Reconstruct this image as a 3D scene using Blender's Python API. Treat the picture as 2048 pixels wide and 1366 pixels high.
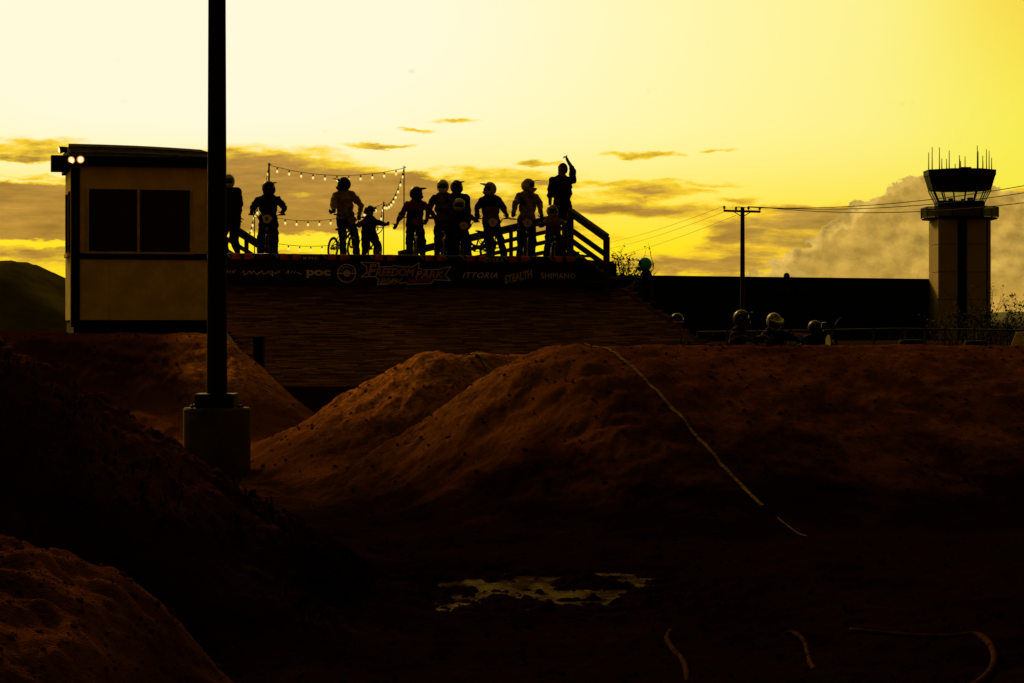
import bpy, bmesh, math, random
import numpy as np
from mathutils import Vector, Matrix
random.seed(7); RNG = np.random.default_rng(7)
R = math.radians
for o in list(bpy.data.objects): bpy.data.objects.remove(o)
scene = bpy.context.scene
COL = scene.collection

# ------------------------------------------------------------------ camera
F = 4400.0; CZ = 1.5; HY = 650.0           # focal length in photo pixels, eye height, horizon row
cam = bpy.data.cameras.new('camera'); camo = bpy.data.objects.new('camera', cam); COL.objects.link(camo)
cam.sensor_width = 36; cam.lens = 36*F/2048; cam.shift_y = -(683-HY)/2048
cam.clip_start = 0.2; cam.clip_end = 20000
camo.location = (0, 0, CZ); camo.rotation_euler = (R(90), 0, 0)
scene.camera = camo
scene.render.resolution_x = 1024; scene.render.resolution_y = 683
scene.view_settings.view_transform = 'Standard'; scene.view_settings.look = 'None'
scene.view_settings.gamma = 1; scene.view_settings.use_curve_mapping = False
scene.view_settings.exposure = 0.0
scene.cycles.max_bounces = 6; scene.cycles.diffuse_bounces = 2; scene.cycles.glossy_bounces = 2

# ------------------------------------------------------------------ light: dusk sky + low sun from the left, behind the ramp
SUN_AZ, SUN_EL = -24.0, 25.0
sun = bpy.data.lights.new('sun', 'SUN'); sun.energy = 2.0; sun.angle = R(10); sun.color = (1.0, .56, .15)
so = bpy.data.objects.new('sun', sun); COL.objects.link(so)
sd = Vector((math.sin(R(SUN_AZ))*math.cos(R(SUN_EL)), math.cos(R(SUN_AZ))*math.cos(R(SUN_EL)), math.sin(R(SUN_EL))))
so.rotation_euler = sd.to_track_quat('Z', 'Y').to_euler(); so.location = sd*60

world = bpy.data.worlds.new('World'); scene.world = world; world.use_nodes = True
WT = world.node_tree; WT.nodes.clear()
class E:                                      # small expression wrapper around shader sockets
    nt = WT
    def __init__(s, sock): s.s = sock
    @staticmethod
    def m(op, *a, clamp=False):
        n = E.nt.nodes.new('ShaderNodeMath'); n.operation = op; n.use_clamp = clamp
        for i, v in enumerate(a):
            if isinstance(v, E): E.nt.links.new(v.s, n.inputs[i])
            else: n.inputs[i].default_value = float(v)
        return E(n.outputs[0])
    def __add__(s, o): return E.m('ADD', s, o)
    __radd__ = __add__
    def __sub__(s, o): return E.m('SUBTRACT', s, o)
    def __rsub__(s, o): return E.m('SUBTRACT', o, s)
    def __mul__(s, o): return E.m('MULTIPLY', s, o)
    __rmul__ = __mul__
    def __truediv__(s, o): return E.m('DIVIDE', s, o)
    def clamp(s): return E.m('ADD', s, 0, clamp=True)
def vec(x, y, z):
    n = E.nt.nodes.new('ShaderNodeCombineXYZ')
    for i, v in enumerate((x, y, z)):
        if isinstance(v, E): E.nt.links.new(v.s, n.inputs[i])
        else: n.inputs[i].default_value = v
    return n.outputs[0]
def smooth(e, lo, hi):
    n = E.nt.nodes.new('ShaderNodeMapRange'); n.interpolation_type = 'SMOOTHSTEP'
    E.nt.links.new(e.s, n.inputs[0]); n.inputs[1].default_value = lo; n.inputs[2].default_value = hi
    return E(n.outputs[0])
def noise(v, scale, detail=4, rough=.55, dist=0.0):
    n = E.nt.nodes.new('ShaderNodeTexNoise'); n.noise_dimensions = '3D'
    E.nt.links.new(v, n.inputs['Vector']); n.inputs['Scale'].default_value = scale
    n.inputs['Detail'].default_value = detail; n.inputs['Roughness'].default_value = rough
    n.inputs['Distortion'].default_value = dist
    return E(n.outputs[0])
def mixc(f, a, b):
    n = E.nt.nodes.new('ShaderNodeMix'); n.data_type = 'RGBA'
    if isinstance(f, E): E.nt.links.new(f.s, n.inputs[0])
    else: n.inputs[0].default_value = f
    for k, c in ((6, a), (7, b)):
        if isinstance(c, tuple): n.inputs[k].default_value = (*c, 1)
        else: E.nt.links.new(c, n.inputs[k])
    return n.outputs[2]
def mulc(c, e):
    n = E.nt.nodes.new('ShaderNodeVectorMath'); n.operation = 'SCALE'
    E.nt.links.new(c, n.inputs[0])
    if isinstance(e, E): E.nt.links.new(e.s, n.inputs[3])
    else: n.inputs[3].default_value = e
    return n.outputs[0]
def addc(a, b):
    n = E.nt.nodes.new('ShaderNodeVectorMath'); n.operation = 'ADD'
    E.nt.links.new(a, n.inputs[0])
    if isinstance(b, tuple): n.inputs[1].default_value = b
    else: E.nt.links.new(b, n.inputs[1])
    return n.outputs[0]
def build_world():
    tc = WT.nodes.new('ShaderNodeTexCoord')
    sp = WT.nodes.new('ShaderNodeSeparateXYZ'); WT.links.new(tc.outputs['Generated'], sp.inputs[0])
    X, Y, Z = (E(sp.outputs[i]) for i in range(3))
    k = 180/math.pi
    U = E.m('ARCTAN2', X, Y)*k                      # azimuth from +Y, degrees
    V = E.m('ARCSINE', Z)*k                         # elevation, degrees
    du = lambda x: (x-1024)/F*k
    dv = lambda y: (HY-y)/F*k
    # --- clear sky: cream glow in the upper left, deep yellow towards the horizon and to the right
    d1 = E.m('POWER', (U+8.5)/13.8, 2) + E.m('POWER', (V-8.0)/6.0, 2)
    w = E.m('EXPONENT', d1*-1.0)
    low = smooth(V, 5.4, 1.7)
    col = mixc((w*1.25).clamp(), (1.0, .90, .16), (1.0, .95, .70))
    col = mixc(low, col, (1.0, .78, .010))
    side = smooth(U, 8.5, 14.5)
    col = mixc(side*.8, col, (1.0, .91, .05)); col = mixc(smooth(U, 9.5, 15.0)*smooth(V, 4.5, 9.5), col, (1.0, .66, .07))
    clear0 = col
    # brightness falls off with the angle from the sunset glow
    gx, gy, gz = math.sin(R(-10))*math.cos(R(5)), math.cos(R(-10))*math.cos(R(5)), math.sin(R(5))
    dt = X*gx + Y*gy + Z*gz
    th = E.m('ARCCOSINE', E.m('MINIMUM', dt, .99999))*k
    B = E.m('DIVIDE', 1.0, E.m('POWER', th/42.0, 4)+1.0)
    # --- clouds
    wv = vec(U*.55, V*1.5, 0.0)
    n1 = noise(wv, 1.0, 5, .6); n2 = noise(vec(U*.55+31, V*1.5, 5.0), 1.0, 5, .6)
    Uw = U + (n1-.5)*1.5; Vw = V + (n2-.5)*.75
    P = vec(Uw, Vw, 0.0)
    def dens(lst, Pv):
        tot = None
        for (x, y, rx, ry, s) in lst:
            a, b = rx/F*k, ry/F*k
            n = WT.nodes.new('ShaderNodeVectorMath'); n.operation = 'MULTIPLY_ADD'
            WT.links.new(Pv, n.inputs[0]); n.inputs[1].default_value = (1/a, 1/b, 0); n.inputs[2].default_value = (-du(x)/a, -dv(y)/b, 0)
            d = WT.nodes.new('ShaderNodeVectorMath'); d.operation = 'DOT_PRODUCT'
            WT.links.new(n.outputs[0], d.inputs[0]); WT.links.new(n.outputs[0], d.inputs[1])
            e = E.m('MULTIPLY_ADD', E(d.outputs['Value']), -abs(s), abs(s), clamp=True)
            if s < 0: e = e*-1
            tot = e if tot is None else tot + e
        return tot
    strat = [(520, 370, 290, 85, 1), (300, 410, 460, 80, 1), (650, 395, 280, 75, 1), (560, 440, 440, 55, 1), (120, 425, 320, 70, 1), (60, 470, 350, 50, .8), (450, 345, 200, 50, .7), (330, 530, 700, 30, .6), (800, 385, 130, 45, .7), (1000, 352, 210, 20, .55), (930, 442, 230, 30, .6), (1110, 408, 190, 26, .6), (880, 375, 130, 26, .6), (60, 308, 130, 30, .6), (1180, 480, 160, 18, .5), (1420, 445, 130, 20, .5), (960, 425, 190, 26, .6), (1060, 452, 160, 14, .45), (880, 405, 120, 20, .5), (1010, 395, 120, 14, .5),
             (150, 300, 70, 20, .5), (60, 330, 110, 18, .6), (60, 380, 170, 16, .7), (250, 510, 500, 18, .5),
             (752, 295, 75, 7, .75), (835, 257, 40, 5, .6), (905, 243, 60, 6, .5), (1280, 311, 105, 9, .9), (1430, 304, 45, 5, .6), (1083, 327, 55, 7, .8),
             (1250, 368, 260, 9, .7), (1310, 386, 130, 15, .9), (1060, 372, 110, 14, .5), (1280, 418, 180, 22, 1), (1480, 402, 60, 8, .7), (1130, 455, 90, 20, .5),
             (1360, 520, 240, 32, .8), (1640, 470, 330, 60, 1), (1500, 540, 420, 25, .7), (1720, 440, 220, 30, .8), (1600, 418, 220, 12, .7), (1450, 470, 90, 22, .6),
             (800, 360, 120, 18, .6), (900, 480, 150, 14, .35), (1950, 470, 260, 90, 1), (2048, 410, 130, 30, 1), (1900, 580, 400, 70, 1),
             (-500, 430, 420, 90, .9), (2700, 470, 420, 110, 1),
             (592, 393, 80, 15, -1), (592, 393, 80, 15, -.6), (90, 340, 170, 11, -1), (120, 488, 190, 8, -1), (690, 480, 280, 20, -1), (690, 480, 280, 20, -.6), (60, 368, 130, 7, -.7), (1340, 462, 130, 26, -.8), (1250, 500, 140, 22, -.5), (190, 365, 70, 8, -.6)]
    nf = noise(vec(U*.8, V*3.6, 2.0), 1.0, 7, .66)
    D0 = dens(strat, P); D = D0 + (nf-.5)*2.3*E.m('MULTIPLY_ADD', D0, 2.2, .05, clamp=True)
    cl = smooth(D, -.02, .55)
    core = smooth(D, .30, 1.2)
    det = noise(vec(U*.9, V*5.5, 9.0), 1.0, 7, .68)
    right = smooth(U, 2.0, 9.0)
    cc = mixc(right, (.42, .218, .034), (.44, .255, .045))
    big = noise(vec(U*.33, V*1.3, 21.0), 1.0, 3, .5); cc = mulc(cc, det*1.3+big*1.0-.12)
    edge = mixc(right, (1.0, .68, .020), (1.0, .60, .03))
    ccol = mixc(core, edge, cc)
    col = mixc(cl*.97, col, ccol)
    # --- cumulus heads on the right
    Ub, Vb = U, V
    def bill(ou, ov):
        q = vec(U*1.0+ou, V*1.15+ov, 4.0)
        return noise(q, 1.35, 6, .58)
    b0 = bill(0, 0); b1 = bill(-.16, .20)
    Pc = vec(U + (b0-.5)*1.3, V + (b1-.5)*1.3, 0.0)
    cum = [(1818, 418, 78, 62, 1), (1755, 438, 60, 48, 1), (1880, 450, 110, 85, 1), (1700, 492, 85, 48, 1), (1800, 500, 190, 85, 1), (1620, 525, 95, 30, .8), (2040, 470, 110, 85, 1),
           (1960, 440, 90, 60, 1), (1850, 590, 420, 90, 1), (2120, 440, 90, 70, 1), (2400, 520, 320, 120, 1)]
    C = dens(cum, Pc) + (b0-.5)*.35
    cm = smooth(C, .06, .20)
    emb = (b1-b0)*2.0
    shade = E.m('MAXIMUM', emb*.7+.80, .5)
    rim = smooth(C, .9, .10)
    ccl = mixc(rim*.6, (.52, .32, .058), (.76, .51, .12))
    ccl = mulc(ccl, shade*1.25)
    col = mixc(cm, col, ccl)
    # hazy orange band right above the horizon
    hz = smooth(V, 1.8, .3)*.55
    col = mixc(hz, col, (.62, .35, .055))
    B0 = B; clear = mulc(clear0, B); col = mulc(col, B)
    # dim, warm rest of the dome
    sky = WT.nodes.new('ShaderNodeTexSky'); sky.sky_type = 'NISHITA'; sky.sun_disc = False
    sky.sun_elevation = R(SUN_EL); sky.sun_rotation = R(SUN_AZ)
    sk = WT.nodes.new('ShaderNodeVectorMath'); sk.operation = 'MULTIPLY'
    WT.links.new(sky.outputs[0], sk.inputs[0]); sk.inputs[1].default_value = (.0066, .0029, .0003)
    amb = addc(mulc(sk.outputs[0], E.m('SUBTRACT', 1.0, B0)), (.021, .0092, .0010))
    inz = E.m('LESS_THAN', E.m('ABSOLUTE', U), 26.0)*E.m('LESS_THAN', E.m('ABSOLUTE', V-3.5), 4.2)
    out = WT.nodes.new('ShaderNodeOutputWorld'); mx = WT.nodes.new('ShaderNodeMixShader'); WT.links.new(inz.s, mx.inputs[0])
    for k_, c_ in ((1, clear), (2, col)):
        bg = WT.nodes.new('ShaderNodeBackground'); WT.links.new(addc(c_, amb), bg.inputs[0]); bg.inputs[1].default_value = 1.0; WT.links.new(bg.outputs[0], mx.inputs[k_])
    WT.links.new(mx.outputs[0], out.inputs[0])
build_world()

# ------------------------------------------------------------------ helpers
def P(px, py, d): return Vector(((px-1024)/F*d, d, CZ-(py-HY)/F*d))
_m = {}
def mat(name, c, rough=.7, var=.25, scale=6.0, bump=0.0, bscale=40.0, metal=0.0, spec=.3, emit=None, estr=0.0, stretch=None):
    if name in _m: return _m[name]
    m = bpy.data.materials.new(name); m.use_nodes = True; nt = m.node_tree
    b = nt.nodes['Principled BSDF']; E.nt = nt
    tc = nt.nodes.new('ShaderNodeTexCoord'); src = tc.outputs['Object']
    if stretch:
        mp = nt.nodes.new('ShaderNodeMapping'); nt.links.new(src, mp.inputs[0]); mp.inputs['Scale'].default_value = stretch; src = mp.outputs[0]
    n = noise(src, scale, 5, .6)
    lo = tuple(v*(1-var) for v in c); hi = tuple(min(1, v*(1+var)) for v in c)
    nt.links.new(mixc(smooth(n, .3, .7), lo, hi), b.inputs['Base Color'])
    b.inputs['Roughness'].default_value = rough; b.inputs['Metallic'].default_value = metal
    b.inputs['Specular IOR Level'].default_value = spec
    if bump:
        nb = noise(src, bscale, 4, .6); bn = nt.nodes.new('ShaderNodeBump'); bn.inputs['Strength'].default_value = bump; bn.inputs['Distance'].default_value = .01
        nt.links.new(nb.s, bn.inputs['Height']); nt.links.new(bn.outputs[0], b.inputs['Normal'])
    if emit: b.inputs['Emission Color'].default_value = (*emit, 1); b.inputs['Emission Strength'].default_value = estr
    _m[name] = m; return m
class MB:
    def __init__(s): s.v = []; s.f = []; s.mi = []; s.cur = 0
    def add(s, vs, fs):
        n = len(s.v); s.v += [tuple(v) for v in vs]; s.f += [tuple(i+n for i in f) for f in fs]; s.mi += [s.cur]*len(fs); return s
    def box(s, c, size, M=None, taper=1.0):
        hx, hy, hz = (q/2 for q in size); M = M or Matrix.Identity(3); c = Vector(c); vs = []
        for z in (-1, 1):
            t = taper if z > 0 else 1
            for x, y in ((-1, -1), (1, -1), (1, 1), (-1, 1)): vs.append(c + M @ Vector((x*hx*t, y*hy*t, z*hz)))
        return s.add(vs, [(3, 2, 1, 0), (4, 5, 6, 7), (0, 1, 5, 4), (1, 2, 6, 5), (2, 3, 7, 6), (3, 0, 4, 7)])
    def beam(s, p0, p1, w, h, up=(0, 0, 1)):
        p0, p1 = Vector(p0), Vector(p1); d = p1-p0; y = d.normalized(); x = y.cross(Vector(up))
        if x.length < 1e-4: x = y.cross(Vector((0, 1, 0)))
        x.normalize(); z = x.cross(y); M = Matrix((x, y, z)).transposed()
        return s.box((p0+p1)/2, (w, d.length, h), M)
    def tube(s, pts, r, sides=8, cap=True, closed=False):
        pts = [Vector(p) for p in pts]; n = len(pts); rr = r if isinstance(r, (list, tuple)) else [r]*n
        vs = []; ref = None
        for i, p in enumerate(pts):
            if closed: t = pts[(i+1) % n]-pts[i-1]
            else: t = pts[min(i+1, n-1)]-pts[max(i-1, 0)]
            t.normalize()
            if ref is None: ref = Vector((0, 0, 1)) if abs(t.z) < .9 else Vector((1, 0, 0))
            a = ref - t*ref.dot(t); a.normalize(); ref = a; b = t.cross(a)
            for k in range(sides):
                an = 2*math.pi*k/sides; vs.append(p + a*math.cos(an)*rr[i] + b*math.sin(an)*rr[i])
        fs = []
        for i in range(n if closed else n-1):
            j = (i+1) % n
            for k in range(sides):
                l = (k+1) % sides; fs.append((i*sides+k, i*sides+l, j*sides+l, j*sides+k))
        if cap and not closed: fs += [tuple(range(sides-1, -1, -1)), tuple((n-1)*sides+k for k in range(sides))]
        return s.add(vs, fs)
    def lathe(s, prof, c=(0, 0, 0), sides=20, axis=None):
        c = Vector(c); M = Matrix.Identity(3) if axis is None else Vector(axis).to_track_quat('Z', 'Y').to_matrix()
        vs = []; n = len(prof)
        for (r, z) in prof:
            for k in range(sides):
                an = 2*math.pi*k/sides; vs.append(c + M @ Vector((r*math.cos(an), r*math.sin(an), z)))
        fs = [(i*sides+k, i*sides+(k+1) % sides, (i+1)*sides+(k+1) % sides, (i+1)*sides+k) for i in range(n-1) for k in range(sides)]
        fs += [tuple(range(sides-1, -1, -1)), tuple((n-1)*sides+k for k in range(sides))]
        return s.add(vs, fs)
    def ball(s, c, rad, M=None, seg=10, ring=7):
        c = Vector(c); rx, ry, rz = rad if isinstance(rad, (tuple, list)) else (rad,)*3; M = M or Matrix.Identity(3)
        vs = [c + M @ Vector((0, 0, rz))]
        for i in range(1, ring):
            ph = math.pi*i/ring
            for k in range(seg):
                th = 2*math.pi*k/seg; vs.append(c + M @ Vector((rx*math.sin(ph)*math.cos(th), ry*math.sin(ph)*math.sin(th), rz*math.cos(ph))))
        vs.append(c + M @ Vector((0, 0, -rz))); L = len(vs)-1; fs = []
        for k in range(seg):
            l = (k+1) % seg; fs.append((0, 1+k, 1+l)); fs.append((L, 1+(ring-2)*seg+l, 1+(ring-2)*seg+k))
            for i in range(ring-2): fs.append((1+i*seg+k, 1+(i+1)*seg+k, 1+(i+1)*seg+l, 1+i*seg+l))
        return s.add(vs, fs)
    def prism(s, poly, o, ex, ey, ez, th):                 # polygon in (ex,ey) at o, extruded by th along ez
        o, ex, ey, ez = (Vector(q) for q in (o, ex, ey, ez)); n = len(poly)
        vs = [o+ex*x+ey*y for x, y in poly] + [o+ex*x+ey*y+ez*th for x, y in poly]
        return s.add(vs, [tuple(range(n-1, -1, -1)), tuple(range(n, 2*n))] + [(i, (i+1) % n, (i+1) % n+n, i+n) for i in range(n)])
    def mesh(s, name, mats, smooth_=False):
        me = bpy.data.meshes.new(name); me.from_pydata(s.v, [], s.f)
        for m in (mats if isinstance(mats, (list, tuple)) else [mats]): me.materials.append(m)
        if max(s.mi, default=0): me.polygons.foreach_set('material_index', s.mi)
        bm = bmesh.new(); bm.from_mesh(me); bmesh.ops.recalc_face_normals(bm, faces=bm.faces); bm.to_mesh(me); bm.free()
        if smooth_: me.shade_smooth()
        me.update(); return me
    def build(s, name, mats, parent=None, smooth_=False):
        o = bpy.data.objects.new(name, s.mesh(name, mats, smooth_)); COL.objects.link(o)
        if parent is not None:
            o.parent = parent
            if not parent.get('local'): o.matrix_parent_inverse = Matrix.Translation(-root_loc(parent))
        return o
def root_loc(o):
    while o.parent is not None and not o.get('own'): o = o.parent
    return Vector(o.location) if o.type == 'EMPTY' else Vector((0, 0, 0))
def sub(mb, name, mats, part, smooth_=False):               # sub-part: keeps world coordinates under an un-moved part
    o = bpy.data.objects.new(name, mb.mesh(name, mats, smooth_)); COL.objects.link(o); o.parent = part; return o
def tag(o, label, cat=None, group=None, kind=None):
    if label: o['label'] = label
    if cat: o['category'] = cat
    if group: o['group'] = group
    if kind: o['kind'] = kind
    return o
def thing(name, label, cat, loc=(0, 0, 0), group=None):
    o = bpy.data.objects.new(name, None); COL.objects.link(o); o.location = loc; o.empty_display_size = .2
    return tag(o, label, cat, group)
def text_mesh(body, shear=0.0, outline=0.0, extrude=.0, space=1.0):
    cu = bpy.data.curves.new('t', 'FONT'); cu.body = body; cu.size = 1; cu.shear = shear; cu.extrude = extrude; cu.space_character = space; cu.resolution_u = 3
    if outline: cu.fill_mode = 'NONE'; cu.bevel_depth = outline; cu.bevel_resolution = 0
    ob = bpy.data.objects.new('t', cu); COL.objects.link(ob); dg = bpy.context.evaluated_depsgraph_get()
    me = bpy.data.meshes.new_from_object(ob.evaluated_get(dg)); bpy.data.objects.remove(ob); bpy.data.curves.remove(cu)
    return me
def place_text(name, body, m, parent, o, ex, ey, w, h, rot=0.0, **kw):
    """text scaled into a w x h box whose lower-left corner is o, drawn along ex / ey"""
    me = text_mesh(body, **kw); n = len(me.vertices); co = np.empty(n*3); me.vertices.foreach_get('co', co); co = co.reshape(-1, 3)
    mn, mx = co.min(0), co.max(0); sc = np.array([w/(mx[0]-mn[0]), h/(mx[1]-mn[1])]); ex, ey, o = Vector(ex), Vector(ey), Vector(o); ez = ex.cross(ey)
    q = (co[:, :2]-mn[:2])*sc; q -= np.array([w/2, h/2]); cr, sr = math.cos(rot), math.sin(rot)
    q = np.stack([q[:, 0]*cr-q[:, 1]*sr, q[:, 0]*sr+q[:, 1]*cr], 1) + np.array([w/2, h/2])
    zz = co[:, 2]*min(sc)
    out = np.array(o)[None]+q[:, :1]*np.array(ex)[None]+q[:, 1:]*np.array(ey)[None]+zz[:, None]*np.array(ez)[None]
    me.vertices.foreach_set('co', out.ravel()); me.materials.clear(); me.materials.append(m); me.name = name; me.update()
    ob = bpy.data.objects.new(name, me); COL.objects.link(ob); ob.parent = parent
    if parent.type == 'EMPTY' and not parent.get('local'): ob.matrix_parent_inverse = Matrix.Translation(-Vector(parent.location))
    return ob

# numpy value noise
_h = RNG.random((256, 256))
def vnoise(x, y):
    xi = np.floor(x).astype(int); yi = np.floor(y).astype(int); fx = x-xi; fy = y-yi
    fx = fx*fx*(3-2*fx); fy = fy*fy*(3-2*fy); a = lambda i, j: _h[(xi+i) & 255, (yi+j) & 255]
    return (a(0, 0)*(1-fx)+a(1, 0)*fx)*(1-fy)+(a(0, 1)*(1-fx)+a(1, 1)*fx)*fy
def fbm(x, y, s, oct=5, g=.5):
    t = 0; am = 1; tot = 0
    for i in range(oct): t = t+am*(vnoise(x*s+17.3*i, y*s+5.1*i)-.5); tot += am; am *= g; s *= 2.03
    return t/tot*2
def sst(x): x = np.clip(x, 0, 1); return x*x*(3-2*x)

# ------------------------------------------------------------------ track frame: a forward down the ramp, b to the right along the gate
YAW = 18.0; TX, TY = math.sin(R(YAW)), -math.cos(R(YAW)); SX, SY = math.cos(R(YAW)), math.sin(R(YAW))
GR = (2.03, 45.5)                                            # right end of the start gate
T3, S3, UP = Vector((TX, TY, 0)), Vector((SX, SY, 0)), Vector((0, 0, 1))
def T(a, b, z=0.0): return Vector((GR[0]+a*TX+b*SX, GR[1]+a*TY+b*SY, z))
def b_of(px, a):                                             # b on the line a where photo column px meets it
    q = (px-1024)/F; x0, y0 = GR[0]+a*TX, GR[1]+a*TY
    return (q*y0-x0)/(SX-q*SY)
def z_of(py, y): return CZ+(HY-py)/F*y
DECK = 2.82; LINE = (.74, 19.7)                              # deck height; where the lane line crosses the big jump's crest

# ------------------------------------------------------------------ terrain
def mounds(x, y):
    ac = (x-LINE[0])*TX+(y-LINE[1])*TY; bc = (x-LINE[0])*SX+(y-LINE[1])*SY
    ag = (x-GR[0])*TX+(y-GR[1])*TY; bg = (x-GR[0])*SX+(y-GR[1])*SY
    wob = fbm(x, y, .7, 3)*.25
    lin = lambda t: np.clip(t, 0, 1)
    def jump(a, b, h, lf, lb, l0, l1):
        fa = np.where(a > 0, 1-lin((a-.25)/lf), 1-lin((-a-.25)/lb)); fa = .55*fa+.45*sst(fa)
        fb = sst(.15+.85*lin((b-l1)/(l0-l1)))*(b > l1) if False else (.4*lin((b-l1)/(l0-l1))+.6*sst((b-l1)/(l0-l1)))
        return h*fa*fb
    C = jump(ac, bc+wob, 1.29, 4.0, 2.0, -.35, -2.55)
    B = jump(ac+3.75, bc+wob, 1.17, 2.1, 3.2, -.40, -2.75)
    e = lin((-8.75-bg+wob*.6)/1.7); A = 1.34*(.5*e+.5*sst(e))*(1-sst((ag-12.2+wob)/3.8))*sst((ag+9)/3)*sst((x+12.5)/2.5)
    D = .36*sst((bg+4.4)/1.3)*sst((ag-4.5)/3)*(1-sst((ag-16)/3))+.42*np.exp(-(((x-5.5)/1.3)**2+((y-30)/4)**2)**2)
    G = 1.33*np.exp(-(((x-3.1)/1.6)**2+((y-48.6)/2.4)**2)**2)
    xs = [-9, -4, -3.2, -2.7, -2.28, -1.8, -1.33, -1.01, -.75, -.45]; zs = [1.5, 1.5, 1.42, 1.33, 1.10, .83, .47, .287, .09, 0]
    cw = 11.6+wob*.8
    W = np.interp(x, xs, zs)*(np.where(y < cw, 1-sst((cw-y-.1)/2.3), 1-sst((y-cw-.1)/2.6)))
    xf = [-6, -2.5, -1.72, -1.5, -1.3, -1.15, -1.0, -.62]; zf = [.85, .85, .77, .73, .62, .475, .30, 0]
    Fm = np.interp(x, xf, zf)*(np.where(y > 7.4, 1-sst((y-7.45)/1.2), 1-.35*sst((7.3-y)/3)))
    return np.stack([A, B, C, D, G, W, Fm])
def ground_z(x, y):
    x = np.asarray(x, float); y = np.asarray(y, float); m = mounds(x, y)
    k = 9.0; z = np.log(np.exp(k*m).sum(0)-len(m)+1)/k
    pd = ((x-.10+.20*(y-12.6))/1.15)**2+((y-12.6)/1.45)**2
    z = z-.070*np.clip(1-pd, 0, 1)**.7+(fbm(x+9, y*1.2, 4.6, 6, .75)*.095+.016)*np.clip(1.3-pd, 0, 1)
    tr = fbm(x, y, 1.1, 5)*.065+fbm(x, y, 6.5, 5, .68)*.026
    ac_ = (x-LINE[0])*TX+(y-LINE[1])*TY; bc_ = (x-LINE[0])*SX+(y-LINE[1])*SY; tr = tr*(1-.12*np.exp(-(bc_/.3)**2)-.82*sst((bc_+.35)/.4)*sst((ac_+7)/2)*(1-sst((ac_-5)/2)))   # groomed riding surface
    rl = .035+.08*np.clip(m[1]+m[5]+m[6]+m[2]*.5, 0, 1)*(1-.7*sst((bc_+.35)/.5)*(y > 13))
    z = z+tr+np.clip(m[5], 0, .5)*np.abs(fbm(x+70, y, 9.0, 4, .6))*.16+np.abs(fbm(x+50, y, 3.2, 4))*rl*(m.max(0) > .02)*np.clip(m.max(0)*2, 0, 1)*.9
    return z, m
def make_terrain():
    nr, nc = 700, 560
    ys = 5.2*np.exp(np.linspace(0, math.log(62/5.2), nr)); ss = np.linspace(-1, 1, nc)
    Yg = np.repeat(ys[:, None], nc, 1); Xg = ss[None]*(0.30*Yg+1.6)
    z, m = ground_z(Xg, Yg)
    rim = np.minimum.reduce([sst((1-np.abs(ss))[None]*14*np.ones((nr, 1))), sst((Yg-5.2)/.8), sst((62-Yg)/8)])
    z = z*rim-.06*(1-rim)
    # normals
    gy_, gx_ = np.gradient(z); dx = np.gradient(Xg, axis=1); dyx = np.gradient(Xg, axis=0); dyy = np.gradient(Yg, axis=0)
    tu = np.stack([dx, np.zeros_like(dx), gx_], -1); tv = np.stack([dyx, dyy, gy_], -1); nn = np.cross(tu, tv); nn /= np.linalg.norm(nn, axis=-1, keepdims=True)
    co = np.stack([Xg, Yg, z], -1).reshape(-1, 3); nn = nn.reshape(-1, 3)
    i = np.arange((nr-1)*(nc-1)); r, c = i//(nc-1), i % (nc-1); a = r*nc+c
    quads = np.stack([a, a+1, a+nc+1, a+nc], 1)
    dom = np.where(m.max(0) > .12, m.argmax(0), -1).reshape(-1)[a]
    names = {-1: 'ground', 0: 'dirt_bank', 1: 'dirt_jump', 2: 'dirt_jump', 3: 'dirt_terrace', 4: 'dirt_mound', 5: 'weedy_bank', 6: 'dirt_mound'}
    for kk, nm in names.items():
        q = quads[dom == kk]
        if not len(q): continue
        u, inv = np.unique(q, return_inverse=True); inv = inv.reshape(q.shape)
        me = bpy.data.meshes.new(nm); me.vertices.add(len(u)); me.vertices.foreach_set('co', co[u].ravel())
        me.loops.add(inv.size); me.loops.foreach_set('vertex_index', inv.ravel().astype(np.int32)); me.polygons.add(len(q))
        me.polygons.foreach_set('loop_start', np.arange(0, inv.size, 4, dtype=np.int32)); me.update(calc_edges=True); me.shade_smooth()
        me.normals_split_custom_set_from_vertices([tuple(v) for v in nn[u]])
        me.materials.append(M_SOIL if kk == 5 else M_DIRT); o = bpy.data.objects.new(nm, me); COL.objects.link(o); o['kind'] = 'structure'
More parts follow.
